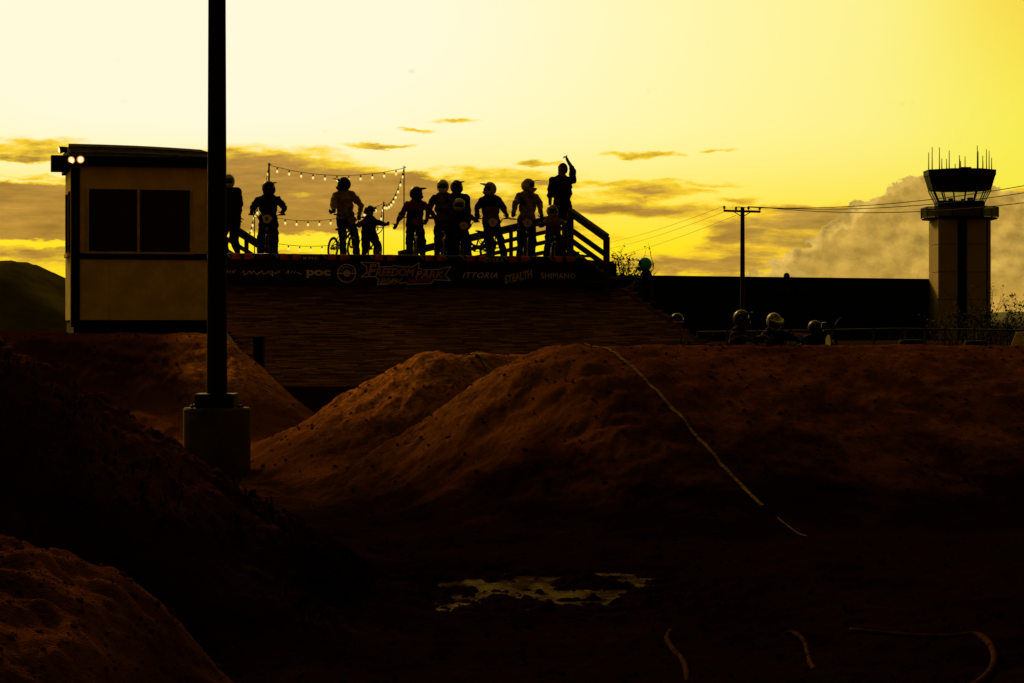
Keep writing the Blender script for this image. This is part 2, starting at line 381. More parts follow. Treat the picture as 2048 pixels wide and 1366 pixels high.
def dirt_material(name='red_dirt', k=1.0):
    m = bpy.data.materials.new(name); m.use_nodes = True; nt = m.node_tree; b = nt.nodes['Principled BSDF']; E.nt = nt
    g = nt.nodes.new('ShaderNodeNewGeometry'); ps = g.outputs['Position']
    n1 = noise(ps, 1.3, 5, .6); n2 = noise(ps, 13, 7, .75); n3 = noise(ps, 70, 3, .6)
    c = mixc(smooth(n1, .35, .68), (.062, .0175, .0042), (.165, .052, .012))
    c = mixc(smooth(n2, .47, .66)*.85, c, (.036, .012, .0045))
    c = mixc(smooth(n3, .63, .74)*.6, c, (.34, .14, .05))
    sp = nt.nodes.new('ShaderNodeSeparateXYZ'); nt.links.new(ps, sp.inputs[0])
    damp_shade = smooth(E(sp.outputs[2])+(n1-.5)*.9, .85, .10)                 # damp: moist soil round the puddle, plus shade painted over the low ground
    wet_shade = damp_shade*smooth(E(sp.outputs[1])+(n1-.5)*5, 24.5, 19.0)
    c = mixc(wet_shade*.95, c, (.0048, .0016, .0007))
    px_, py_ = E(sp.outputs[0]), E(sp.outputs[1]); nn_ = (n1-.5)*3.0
    lit_mask = smooth(px_+nn_, 1.3, -1.0)*smooth(py_+nn_, 17.0, 20.5)            # light painted into the soil colour of the left jumps and near heap
    zz_ = E(sp.outputs[2]); lit_mask = lit_mask*(smooth(zz_+(n1-.5)*.5, .25, .95)*.85+.15)*E.m('MAXIMUM', smooth(px_+nn_*.3, -4.9, -3.9), smooth(py_+nn_*.3, 29.0, 27.0))
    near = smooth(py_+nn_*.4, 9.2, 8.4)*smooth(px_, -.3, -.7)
    c = mixc(E.m('MAXIMUM', lit_mask, near*.08)*.8, c, mixc(smooth(n2, .36, .62), (.11, .038, .010), (.55, .21, .060)))
    c = mixc(smooth(px_+nn_*.35, -3.9, -4.9)*smooth(py_+nn_*.3, 27.0, 29.5)*.9, c, (.020, .006, .002))        # shade painted into the soil colour round the booth
    c = mulc(c, k)
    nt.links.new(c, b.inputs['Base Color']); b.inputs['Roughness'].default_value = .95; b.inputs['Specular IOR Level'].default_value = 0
    bn = nt.nodes.new('ShaderNodeBump'); bn.inputs['Strength'].default_value = .9; bn.inputs['Distance'].default_value = .05
    nt.links.new((n2*.8+n3*.9).s, bn.inputs['Height']); nt.links.new(bn.outputs[0], b.inputs['Normal'])
    return m
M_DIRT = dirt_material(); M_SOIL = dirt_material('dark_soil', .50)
make_terrain()
# wide ground sheet out to the horizon
mb = MB(); mb.add([(-9000, -400, -.12), (9000, -400, -.12), (9000, 9000, -.12), (-9000, 9000, -.12)], [(0, 1, 2, 3)])
o = mb.build('ground_plain', mat('far_ground', (.03, .017, .008), .95, .4, .02, spec=0)); o['kind'] = 'structure'
# puddle
def puddle():
    m = bpy.data.materials.new('muddy_water'); m.use_nodes = True; nt = m.node_tree; b = nt.nodes['Principled BSDF']; E.nt = nt
    nt.nodes.remove(b); df = nt.nodes.new('ShaderNodeBsdfDiffuse'); df.inputs[0].default_value = (.018, .009, .004, 1)
    gs = nt.nodes.new('ShaderNodeBsdfGlossy'); gs.inputs[0].default_value = (.21, .130, .036, 1); gs.inputs['Roughness'].default_value = .22
    g = nt.nodes.new('ShaderNodeNewGeometry'); mp = nt.nodes.new('ShaderNodeMapping'); nt.links.new(g.outputs['Position'], mp.inputs[0]); mp.inputs['Scale'].default_value = (1, .45, 1)
    n = noise(mp.outputs[0], 5, 6, .7); mx = nt.nodes.new('ShaderNodeMixShader'); nt.links.new((smooth(n, .40, .64)*.36+.02).s, mx.inputs[0])   # scum and silt break up the shine
    bn = nt.nodes.new('ShaderNodeBump'); bn.inputs['Strength'].default_value = .35; bn.inputs['Distance'].default_value = .02
    nt.links.new(noise(mp.outputs[0], 26, 4, .6).s, bn.inputs['Height']); nt.links.new(bn.outputs[0], gs.inputs['Normal'])
    nt.links.new(df.outputs[0], mx.inputs[1]); nt.links.new(gs.outputs[0], mx.inputs[2]); nt.links.new(mx.outputs[0], nt.nodes['Material Output'].inputs[0])
    mb = MB(); n = 40; mb.add([(.08-.16*(1.4*math.sin(2*math.pi*k/n))+1.25*math.cos(2*math.pi*k/n), 12.6+1.5*math.sin(2*math.pi*k/n), -.038) for k in range(n)], [tuple(range(n))])
    o = mb.build('puddle', m); o['kind'] = 'structure'
puddle()
# painted lane lines draped on the dirt
def lane(name, a0, a1, b0, w):
    n = max(8, int((a1-a0)/.06)); t = np.linspace(a0, a1, n); L = []
    for off in (-w/2, w/2):
        jag = np.convolve(RNG.normal(0, w*.16, n), np.ones(5)/5, 'same')
        x = LINE[0]+t*TX+(b0+off+jag)*SX; y = LINE[1]+t*TY+(b0+off+jag)*SY; z, _ = ground_z(x, y); L.append(np.stack([x, y, z+.012], 1))
    mb = MB(); mb.add([*L[0], *L[1]], [(i, n+i, n+i+1, i+1) for i in range(n-1)])
    o = mb.build(name, M_LINE, smooth_=True); o['kind'] = 'structure'; return o
M_LINE = mat('chalk_line', (.15, .09, .026), .95, .6, 22, .4, 120, spec=0)
lane('lane_line', -.3, 3.6, 0, .036); lane('lane_line', 3.85, 4.35, .0, .014)
lane('lane_line', -4.2, -2.7, 0, .055); lane('lane_line', 4.5, 5.4, 2.05, .035)

# far setting: grassy hill on the left, low hills far right
def hill(name, m, cx, cy, rx, ry, h, prof, label=None):
    n = 60; vs = []; q = 40
    for j in range(q):
        for i in range(n):
            u = -1+2*i/(n-1); v = -1+2*j/(q-1); z = h*prof(u)*max(0, 1-v*v)**.5
            vs.append((cx+u*rx, cy+v*ry, z*(1+.02*math.sin(u*41+v*11)*math.sin(u*17+v*5)+.012*math.sin(u*113+v*31))-.3))
    mb = MB(); mb.add(vs, [(j*n+i, j*n+i+1, (j+1)*n+i+1, (j+1)*n+i) for j in range(q-1) for i in range(n-1)])
    o = mb.build(name, m, smooth_=True); o['kind'] = 'structure'; return o
M_GRASSHILL = mat('dry_grass', (.075, .062, .018), .95, .5, .35, .6, 2.0, spec=0)
hill('grassy_hill', M_GRASSHILL, -21, 78, 10.9, 9, 4.0, lambda u: max(0, min(1, (1-abs(u))/.64))**.95 if u > 0 else max(0, min(1, (1-abs(u))*2)))
hill('hills', mat('far_hills', (.10, .11, .045), 1, .3, .01), 1150, 3000, 900, 300, 24, lambda u: max(0, (1-u*u))**.7*(.8+.2*math.sin(u*9)))
# ------------------------------------------------------------------ shared materials
M_BLACK = mat('black_paint', (.012, .010, .011), .9, .3, 8, spec=.04)
M_WOOD = mat('weathered_timber', (.045, .026, .014), .9, .4, 5, .4, 30, spec=.1, stretch=(1, 8, 8))
M_STEEL = mat('galvanised_steel', (.04, .035, .03), .7, .3, 20, spec=.2)
M_TAN = mat('tan_siding', (.82, .60, .23), .9, .16, 3, .5, 60, spec=.05)
M_CONC = mat('concrete', (.065, .042, .026), .95, .35, 5, .6, 50, spec=.05)
M_DARKPOLE = mat('dark_pole_paint', (.011, .010, .010), .8, .3, 3, spec=.03)
M_RUBBER = mat('rubber', (.014, .013, .012), .8, .2, 40, spec=.15)

# ------------------------------------------------------------------ light pole on its concrete footing
def light_pole():
    x, y = (434-1024)/F*22, 22.0; z0 = 0.03; zt = CZ-(815-HY)/F*22
    r = thing('light_pole', 'tall dark steel light pole on a round concrete footing in the dirt', 'light pole', (x, y, z0))
    mb = MB(); mb.lathe([(.335, -.35), (.335, zt-z0-.02), (.32, zt-z0), (.0, zt-z0)][:3], (x, y, z0), 40); mb.build('concrete_footing', M_CONC, r)
    mb = MB(); mb.box((x, y, zt+.07), (.385, .385, .14)); mb.build('base_cover', M_DARKPOLE, r)
    mb = MB(); mb.lathe([(.103, zt+.14), (.086, 5.2), (.07, 9.0)], (x, y, 0), 20); mb.build('pole', M_DARKPOLE, r)
    mb = MB(); mb.box((x, y-.098, zt+.75), (.085, .02, .16)); mb.build('hatch_cover', M_DARKPOLE, r)
    for sx in (-1, 1):
        for sy in (-1, 1): mb = MB(); mb.lathe([(.018, 0), (.018, .03), (.008, .035)], (x+sx*.235, y+sy*.1, zt-.004), 8); mb.build('anchor_bolt', M_STEEL, r)
    for sx in (-1, 1):
        mb = MB(); mb.beam((x, y, 8.9), (x+sx*.45, y, 8.95), .05, .05); mb.box((x+sx*.62, y, 8.95), (.4, .3, .12)); mb.build('lamp_head', M_DARKPOLE, r)
light_pole()

# ------------------------------------------------------------------ booth
def booth():
    yw = R(14.3); ex = Vector((math.cos(yw), math.sin(yw), 0)); ey = Vector((-math.sin(yw), math.cos(yw), 0)); d0 = 36.0
    L = P(145, 640, d0); W = 2.36; DP = 2.3; o = Vector((L.x, L.y, 0))
    def pt(u, v, z): return o+ex*u+ey*v+UP*z
    Mx = Matrix((ex, ey, UP)).transposed()
    zb = 1.25; z1 = z_of(640, d0); zm = z_of(512, d0); z2 = z_of(312, d0)-.03
    r = thing('booth', 'tan announcer booth with black trim, wide dark window and floodlights on its roof corner', 'booth', pt(W/2, DP/2, zb))
    def bx(name, u0, u1, v0, v1, a, b, m, par=r):
        mb = MB(); mb.box(pt((u0+u1)/2, (v0+v1)/2, (a+b)/2), (u1-u0, v1-v0, b-a), Mx); return mb.build(name, m, par) if par is r else sub(mb, name, m, par)
    w0, w1, wz0, wz1 = .245, 1.93, z_of(503, d0+.1), z_of(378, d0+.1)
    # front wall with the window opening; lower wall as three siding panels
    bx('front_wall', .0, w0, 0, .08, zm, z2, M_TAN); bx('front_wall', w1, W, 0, .08, zm, z2, M_TAN)
    bx('front_wall', w0, w1, 0, .08, wz1, z2, M_TAN); bx('front_wall', w0, w1, 0, .08, zm, wz0, M_TAN)
    for a, b in ((0, .60), (.604, 1.78), (1.784, W)): bx('siding_panel', a, b, 0, .08, z1, zm, M_TAN)
    bx('side_wall', 0, .08, .08, .75, z1, z2, M_TAN); bx('side_wall', 0, .08, 1.75, DP, z1, z2, M_TAN); bx('side_wall', 0, .08, .75, 1.75, z1, wz0, M_TAN); bx('side_wall', 0, .08, .75, 1.75, wz1, z2, M_TAN)
    bx('side_wall', W-.08, W, .08, DP, z1, z2, M_TAN); bx('back_wall', .08, W-.08, DP-.08, DP, z1, z2, M_TAN); bx('floor', .08, W-.08, .08, DP-.08, z1, z1+.06, M_WOOD)
    bx('base_skirt', .02, W-.02, .02, DP, zb-.5, z1, M_BLACK)
    t = .012
    bx('corner_trim', -.02, .115, -t-.02, 0, z1-.12, z2, M_BLACK); bx('corner_trim', W-.09, W+.03, -t-.02, 0, z1-.12, z2, M_BLACK)
    bx('corner_trim', -.035, -.02, -.02, .02, z1-.12, z2, M_TAN)
    bx('belt_trim', .115, W-.09, -t-.015, 0, zm-.05, zm+.05, M_BLACK); bx('base_trim', .115, W-.09, -t-.015, 0, z1-.14, z1, M_BLACK)
    fr = bx('window_frame', w0-.03, w1+.03, -.03, 0, wz1, wz1+.045, M_TAN); M_FR = mat('window_trim', (.60, .44, .18), .8, .2, 4)
    for q in ((w0-.03, w0+.02, wz0, wz1), (w1-.02, w1+.03, wz0, wz1), (w0-.05, w1+.05, wz0-.035, wz0), (w0+.80, w0+.845, wz0, wz1)): bx('frame_bar', q[0], q[1], -.034, .03, q[2], q[3], M_FR, fr)
    M_GL = bpy.data.materials.new('dark_glass'); M_GL.use_nodes = True; b = M_GL.node_tree.nodes['Principled BSDF']; b.inputs['Base Color'].default_value = (.006, .004, .004, 1); b.inputs['Roughness'].default_value = .15; b.inputs['Specular IOR Level'].default_value = .25
    bx('window_pane', w0+.02, w0+.80, .035, .045, wz0, wz1, M_GL); bx('window_pane', w0+.845, w1-.02, .045, .055, wz0, wz1, M_GL)
    bx('side_window', .03, .05, .75, 1.75, wz0, wz1, M_GL); bx('window_sill', -.05, 0, .7, 1.8, wz0-.06, wz0, M_TAN)
    bx('window_sill', -.03, 0, .72, .78, wz0, wz1, M_BLACK); bx('window_sill', -.03, 0, 1.72, 1.78, wz0, wz1, M_BLACK)
    # fascia and roof in overlapping shingle courses
    zf = z_of(332, d0); zr = z_of(312, d0); zt = z_of(291, d0+.5)
    bx('fascia', -.06, W+.05, -.14, -.02, zf, zr, M_BLACK); bx('fascia', -.06, 0, -.02, DP+.1, zf, zr, M_BLACK); bx('fascia', W, W+.06, -.02, DP+.1, zf, zr, M_BLACK)
    M_SH = mat('roof_shingles', (.055, .038, .020), .95, .45, 7, .8, 60, spec=.03)
    n = 4
    for i in range(n):
        f0, f1 = i/n, (i+1)/n+.06; v0 = -.15+.42*f0; v1 = -.15+.42*f1; za = zr+(zt-zr)*f0+.012*(i % 2); zb2 = zr+(zt-zr)*f1
        x0 = -.05+.0*f0; xa = W+.06-.30*f0**2; xb = W+.06-.30*min(1, f1)**2; dip = .045
        mb = MB(); vs = []; m = 9
        for k in range(m):
            f = k/(m-1); sag = -.055*f**2.2
            for (vv, zz, th) in ((v0, za, 0), (v1, zb2, 0)):
                xx = x0+((xa if vv == v0 else xb)-x0)*f; vs += [pt(xx, vv, zz+sag), pt(xx, vv+.02, zz+sag-.03)]
        fs = []
        for k in range(m-1):
            a = 4*k; b_ = a+4; fs += [(a, b_, b_+2, a+2), (a+1, a+3, b_+3, b_+1), (a, a+1, b_+1, b_), (a+2, b_+2, b_+3, a+3)]
        fs += [(0, 2, 3, 1), (4*(m-1), 4*(m-1)+1, 4*(m-1)+3, 4*(m-1)+2)]
        mb.add(vs, fs); mb.build('roof_course', M_SH, r)
    mb = MB(); poly = [(-.05, zt-.03), (W*.5, zt-.045), (W-.22, zt-.085), (W+.05, zr-.01), (-.05, zr-.01)]
    mb.prism(poly, pt(0, .26, 0), ex, UP, ey, DP-.1); mb.build('roof', M_SH, r)
    # loudspeaker under the left eave
    sp = thing('loudspeaker', 'boxy black loudspeaker bolted under the left eave of the tan booth', 'loudspeaker', pt(-.22, .1, zf-.1))
    mb = MB(); mb.box(pt(-.20, .1, z_of(327, d0)), (.28, .3, .26), Mx); mb.build('cabinet', M_BLACK, sp)
    mb = MB(); mb.box(pt(-.15, .1, z_of(339, d0)), (.22, .26, .06), Mx, ); mb.build('bracket', M_BLACK, sp)
    mb = MB(); mb.lathe([(.10, 0), (.11, .015), (.07, .02)], pt(-.20, -.05, z_of(327, d0)), 16, -ey); mb.build('grille', M_RUBBER, sp)
    # floodlights
    M_LAMP = mat('lit_lamp', (1, .8, .4), .5, 0, 1, emit=(1.0, .66, .26), estr=3.2)
    M_GLOW = mat('halo_glow', (1, .6, .2), .5, 0, 1, emit=(1.0, .36, .05), estr=.85)  # emission imitates the orange halo round each lamp
    def flood(px, py, v, aim, label, en, cone=100):
        c = P(px, py, d0-.15+v); g = thing('floodlight', label, 'floodlight', c, 'floodlights on the booth roof')
        aim = Vector(aim).normalized()
        mb = MB(); mb.lathe([(.03, -.15), (.045, -.10), (.060, -.01), (.064, 0.0)], c, 14, aim); mb.build('housing', M_BLACK, g, True)
        mb = MB(); mb.lathe([(.040, .006), (.032, .018), (.012, .022)], c, 16, aim); mb.build('lens', M_LAMP, g, True)
        mb = MB(); mb.lathe([(.061, .001), (.061, .004), (.042, .005)], c, 16, aim); mb.build('halo_ring', M_GLOW, g, True)
        mb = MB(); mb.tube([c-aim*.12, c-aim*.16+UP*-.02, c+Vector((.06, .18, -.03))], .012, 6); mb.build('arm', M_BLACK, g)
        l = bpy.data.lights.new('flood', 'SPOT'); l.energy = en; l.color = (1, .60, .20); l.spot_size = R(cone); l.spot_blend = 1.0; l.shadow_soft_size = .07
        lo = bpy.data.objects.new('lamp_light', l); COL.objects.link(lo); lo.location = c+aim*.06-Vector(g.location); lo.rotation_euler = (-aim).to_track_quat('Z', 'Y').to_euler(); lo.rotation_euler = aim.to_track_quat('-Z', 'Y').to_euler(); lo.parent = g
    flood(143, 320, 0, (-.25, -1, -.28), 'lit floodlight of the pair on the booth fascia, outer one by the corner', 60)
    flood(161, 319, 0, (.40, -1, -.165), 'lit floodlight of the pair on the booth fascia, inner one above the wall', 5000, 46)
    flood(119, 300, .9, (-1, -.35, -.15), 'small lit floodlight pointing sideways off the booth roof above the loudspeaker', 25)
booth()

# ------------------------------------------------------------------ start hill: paved ramp, banner front, deck
GL = 8.7; RA = 7.0; RZ0, RZ1 = 2.25, .46
def start_hill():
    r = thing('start_ramp', 'long sloping start ramp paved with small dark bricks below the banner', 'ramp', T(RA, -GL/2, 0))
    mb = MB(); prof = [(-.05, RZ0-.03), (RA, RZ1-.03), (RA+.05, RZ1-.5), (-.05, -.1)]
    vs = [T(a, b, z) for b in (-GL, .35) for a, z in prof]
    mb.add(vs, [(0, 1, 2, 3), (7, 6, 5, 4)]+[(i, i+4, (i+1) % 4+4, (i+1) % 4) for i in range(4)]); mb.build('embankment', mat('ramp_fill', (.035, .018, .010), .95, .3, 3), r)
    # bricks: real pieces joined into one part, colour varies per brick
    m = bpy.data.materials.new('ramp_bricks'); m.use_nodes = True; nt = m.node_tree; b = nt.nodes['Principled BSDF']; E.nt = nt
    at = nt.nodes.new('ShaderNodeAttribute'); at.attribute_name = 'tone'
    nt.links.new(mixc(E(at.outputs['Fac']), (.020, .007, .0028), (.22, .100, .034)), b.inputs['Base Color']); b.inputs['Roughness'].default_value = .95; b.inputs['Specular IOR Level'].default_value = 0
    sl = math.hypot(RA, RZ0-RZ1); n = int(sl/.072); V = []; Fc = []; tone = []
    for i in range(n):
        f0, f1 = i*.072/sl, (i*.072+.067)/sl; off = random.uniform(0, .2); b0 = -GL+off
        while b0 < .1:
            b1 = b0+random.choice((.26, .32, .45, .2, .38)); h = random.uniform(0, .005); tn = .75*random.betavariate(1.8, 4.2); k = len(V)
            for (f, bb, hh) in ((f0, b0, -.03), (f1, b0, -.03), (f1, b1-.008, -.03), (f0, b1-.008, -.03), (f0, b0, h), (f1, b0, h+random.uniform(-.004, .004)), (f1, b1-.008, h), (f0, b1-.008, h)):
                V.append(T(RA*f, bb, RZ0+(RZ1-RZ0)*f+hh+.012))
            Fc += [(k+4, k+5, k+6, k+7), (k, k+4, k+7, k+3), (k+1, k+2, k+6, k+5), (k, k+1, k+5, k+4), (k+2, k+3, k+7, k+6)]; tone += [tn]*5
            b0 = b1
    mb = MB(); mb.add(V, Fc); o = mb.build('brick_paving', m, r); o['kind'] = 'stuff'
    a = o.data.attributes.new('tone', 'FLOAT', 'FACE'); a.data.foreach_set('value', tone)
    mb = MB(); mb.beam(T(0, .22, RZ0-.035), T(RA, .22, RZ1-.035), .14, .10); mb.build('edge_kerb', mat('ramp_kerb', (.03, .014, .006), .95, .5, 4, spec=0), r)
    mb = MB(); mb.beam(T(0, -GL-.05, RZ0), T(RA, -GL-.05, RZ1), .14, .12); mb.build('edge_kerb', M_BLACK, r)
    # deck
    k = thing('start_platform', 'dark timber start platform behind the banner carrying the riders', 'platform', T(-2, -GL/2, 0))
    n = 22
    for i in range(n):
        a0 = -.10-i*.145; mb = MB(); mb.beam(T(a0, -GL-.3, DECK-.025), T(a0, .1, DECK-.025), .138, .05); mb.build('deck_plank', M_WOOD, k)
    mb = MB(); mb.beam(T(-.02, -GL-.3, 1.3), T(-.02, .1, 1.3), .06, 2.7); mb.build('front_wall', M_BLACK, k)
    mb = MB(); mb.beam(T(0, .12, 1.4), T(-3.2, .12, 1.4), .05, 2.75); mb.build('side_wall', M_BLACK, k)
    mb = MB(); mb.beam(T(-3.25, -GL-.3, 1.4), T(-3.25, .1, 1.4), .05, 2.75); mb.build('back_wall', M_BLACK, k)
    for b_ in (-GL-.2, -6, -3, .0):
        for a_ in (-.5, -2.9): mb = MB(); mb.beam(T(a_, b_, -.1), T(a_, b_, DECK-.06), .12, .12); mb.build('support_post', M_WOOD, k)
    # start gate: padded roll on top, banner in front
    g = thing('start_gate', 'padded start gate with red patches across the front edge of the platform', 'start gate', T(.05, -GL/2, RZ0))
    zc, rr = DECK+.01, .075
    mb = MB(); mb.tube([T(.05, -GL-.2, zc), T(.05, -.62, zc)], rr, 16); mb.build('pad_roll', mat('pad_vinyl', (.012, .010, .014), .6, .2, 10, .2, 40, spec=.15), g, True)
    M_RED = mat('red_patch', (.42, .06, .016), .75, .4, 12, spec=.1); M_PALE = mat('pale_patch', (.30, .22, .10), .8, .3, 20)
    for px in (456, 552, 648, 742, 842, 925, 1010, 1100):
        for q, (u0, u1) in enumerate(((6, 24), (30, 46))):
            b0, b1 = b_of(px+u0, .05), b_of(px+u1, .05); mb = MB(); vs = []; m = 10
            for i in range(m+1):
                an = R(-35)+R(120)*i/m; w = .35*math.sin(i*1.3+px)*(.02)
                for bb in (b0+w+.012*i/m, b1+w-.004*i): vs.append(T(.05+(rr+.003)*math.cos(an), bb, zc+(rr+.003)*math.sin(an)))
            mb.add(vs, [(2*i, 2*i+1, 2*i+3, 2*i+2) for i in range(m)]); mb.build('red_patch', M_RED, g)
        for u0, u1 in ((1, 4), (48, 51)):
            b0, b1 = b_of(px+u0, .05), b_of(px+u1, .05); mb = MB(); vs = []
            for i in range(9):
                an = R(-10)+R(95)*i/8
                for bb in (b0-.012*i, b1-.012*i): vs.append(T(.05+(rr+.003)*math.cos(an), bb, zc+(rr+.003)*math.sin(an)))
            mb.add(vs, [(2*i, 2*i+1, 2*i+3, 2*i+2) for i in range(8)]); mb.build('pale_stripe', M_PALE, g)
    ab = .06
    mb = MB(); mb.beam(T(ab, -GL-.2, (RZ0+DECK-.05)/2), T(ab, -.02, (RZ0+DECK-.05)/2), .012, DECK-.05-RZ0+.02)
    ba = tag(mb.build('banner', mat('banner_vinyl', (.010, .009, .012), .6, .3, 5, .15, 6, spec=.12)), 'long black sponsor banner with white and red logos across the ramp top', 'banner')
    return g, ba
GATE, BANNER = start_hill()

def banner_art():
    ab = .075; M_W = mat('banner_white', (.80, .72, .58), .8, .1, 10); M_R = mat('banner_red', (.42, .045, .03), .8, .2, 10); M_Y = mat('banner_cream', (.65, .5, .25), .8, .1, 10); M_G = mat('banner_lime', (.5, .48, .2), .8, .2, 10)
    def bz(px, py):
        b = b_of(px, ab); p = T(ab, b); return b, z_of(py, p.y)
    def txt(name, body, x0, y0, x1, y1, m, **kw):
        b0, z0 = bz(x0, y1); b1, z1 = bz(x1, y0); return place_text(name, body, m, BANNER, T(ab+kw.pop('lift', 0), b0, z0), S3, UP, b1-b0, z1-z0, **kw)
    def stroke(name, pts, m, w=.016, lift=0, closed=False):
        q = [bz(*p) for p in pts]; mb = MB(); n = len(q)
        for i in range(n if closed else n-1):
            (b0, z0), (b1, z1) = q[i], q[(i+1) % n]; L = math.hypot(b1-b0, z1-z0) or 1e-3; nx, nz = -(z1-z0)/L*w/2, (b1-b0)/L*w/2; ux, uz = (b1-b0)/L*w/2, (z1-z0)/L*w/2
            a = ab+lift+.0004*(i % 2)
            mb.add([T(a, b0-ux+nx, z0-uz+nz), T(a, b0-ux-nx, z0-uz-nz), T(a, b1+ux-nx, z1+uz-nz), T(a, b1+ux+nx, z1+uz+nz)], [(0, 1, 2, 3)])
        return sub(mb, name, m, BANNER)
    txt('logo_text', 'poc', 613, 540, 661, 556, M_W, outline=.035)
    txt('logo_text', 'ITTORIA', 925, 545, 995, 556, M_W, shear=.35, space=1.1)
    txt('logo_text', 'SHIMANO', 1082, 546, 1151, 557, M_W, space=1.1)
    txt('logo_text', 'STEALTH', 1008, 545, 1066, 562, M_G, rot=R(13), outline=.05, shear=.2)
    # ring emblem
    cx, cy, rd = 693.5, 546.5, 18
    stroke('emblem_ring', [(cx+rd*math.cos(2*math.pi*k/32), cy+rd*math.sin(2*math.pi*k/32)) for k in range(32)], M_W, .014, closed=True)
    stroke('emblem_bar', [(675, cy), (712, cy)], M_Y, .022, .001)
    q = [bz(cx+7*math.cos(2*math.pi*k/16), cy+7*math.sin(2*math.pi*k/16)) for k in range(16)]; mb = MB(); mb.add([T(ab+.002, b, z) for b, z in q], [tuple(range(16))]); sub(mb, 'emblem_disc', M_Y, BANNER)
    txt('emblem_letter', 'C', 691, 542.5, 697, 550.5, M_BLACK, lift=.0045)
    for k in range(6):
        an = R(-150+k*24); stroke('emblem_dash', [(cx+13.5*math.cos(an), cy+13.5*math.sin(an)), (cx+12*math.cos(an+.12), cy+12*math.sin(an+.12)-1)], M_W, .012, .001)
    # jagged flag logo
    o = [(721, 524.5), (758.5, 526), (757, 534), (785, 533), (787, 531), (808.5, 534), (819, 533), (823, 535), (838.5, 525), (836.5, 536.5), (848, 540), (878.5, 538.5), (902, 533), (889, 551), (901, 561), (868, 559.5), (862, 567), (816, 568.5), (811, 564), (803, 566.5),
         (788, 561), (775, 568), (754.5, 569), (758, 559.5), (750, 553), (722, 554), (734, 545.5), (733.5, 534)]
    stroke('flag_outline', o, M_W, .015, .001, True)
    txt('logo_letter', 'F', 735, 529, 753, 554, M_R, shear=.25, lift=.002); txt('logo_letter', 'F', 735, 529, 753, 554, M_W, shear=.25, lift=.003, outline=.018)
    for nm, m, ol, lf in (('logo_text', M_R, 0, .002), ('logo_text', M_W, .016, .003)):
        txt(nm, 'REEDOM', 751, 537, 829, 552, m, shear=.25, outline=ol, lift=lf); txt(nm, 'PARK', 831, 542, 888, 556, m, shear=.25, outline=ol, lift=lf)
        txt(nm, 'BMX', 760, 557, 806, 568, m if ol else M_BLACK, shear=.25, outline=ol, lift=lf)
    for k in range(9): stroke('small_lettering', [(818+k*5.2, 558+(k % 3)), (819.5+k*5.2, 563.5)], M_R, .03, .002)
    # thin script on the left
    sc = [[(456, 541), (454, 546)], [(461, 541), (459, 546)], [(471, 541), (465, 543), (468, 546)], [(484, 545), (488, 542), (489, 550), (495, 546), (500, 541), (502, 548), (507, 542), (512, 548), (520, 544)], [(515, 550), (524, 541), (526, 548), (533, 546), (540, 541)],
          [(536, 543), (546, 552), (543, 542), (550, 547)], [(551, 548), (555, 542)], [(556, 547), (560, 541)], [(572, 547), (577, 541), (577, 547)], [(582, 546), (585, 542)], [(588, 546), (591, 543)], [(594, 545), (603, 548)]]
    for q in sc: stroke('script_stroke', q, M_W, .009, .001)
    b0, z0 = b_of(607, .13), z_of(513, 44); b1 = b_of(637, .13)
    place_text('pad_text', 'KMC', M_W, GATE, T(.13, b0, DECK-.028), S3, UP, b1-b0, .055, space=1.2)
    b0, b1 = b_of(968, .13), b_of(1007, .13); place_text('pad_text', 'CYERA', M_G, GATE, T(.13, b0, DECK-.045), S3, UP, b1-b0, .085, shear=.2)
banner_art()

# start light box beside the ramp foot
def start_light():
    d = 37.2; c = P(518, 735, d); r = thing('start_light', 'upright black start light box standing at the left foot of the brick ramp', 'start light', (c.x, c.y, c.z-.1))
    h = 60/F*d; mb = MB(); mb.box((c.x, c.y, c.z+h/2), (.17, .2, h)); mb.build('box', M_BLACK, r)
    mb = MB(); mb.box((c.x, c.y, c.z+h+.01), (.20, .23, .02)); mb.build('lid', M_BLACK, r)
    for k in range(4): mb = MB(); mb.lathe([(.05, 0), (.05, .04), (.045, .04)], (c.x, c.y+.1, c.z+.08+k*.12), 12, (0, 1, 0)); mb.build('lamp', M_RUBBER, r)
    mb = MB(); mb.tube([(c.x, c.y, c.z-.35), (c.x, c.y, c.z)], .04, 8); mb.build('post', M_BLACK, r)
start_light()

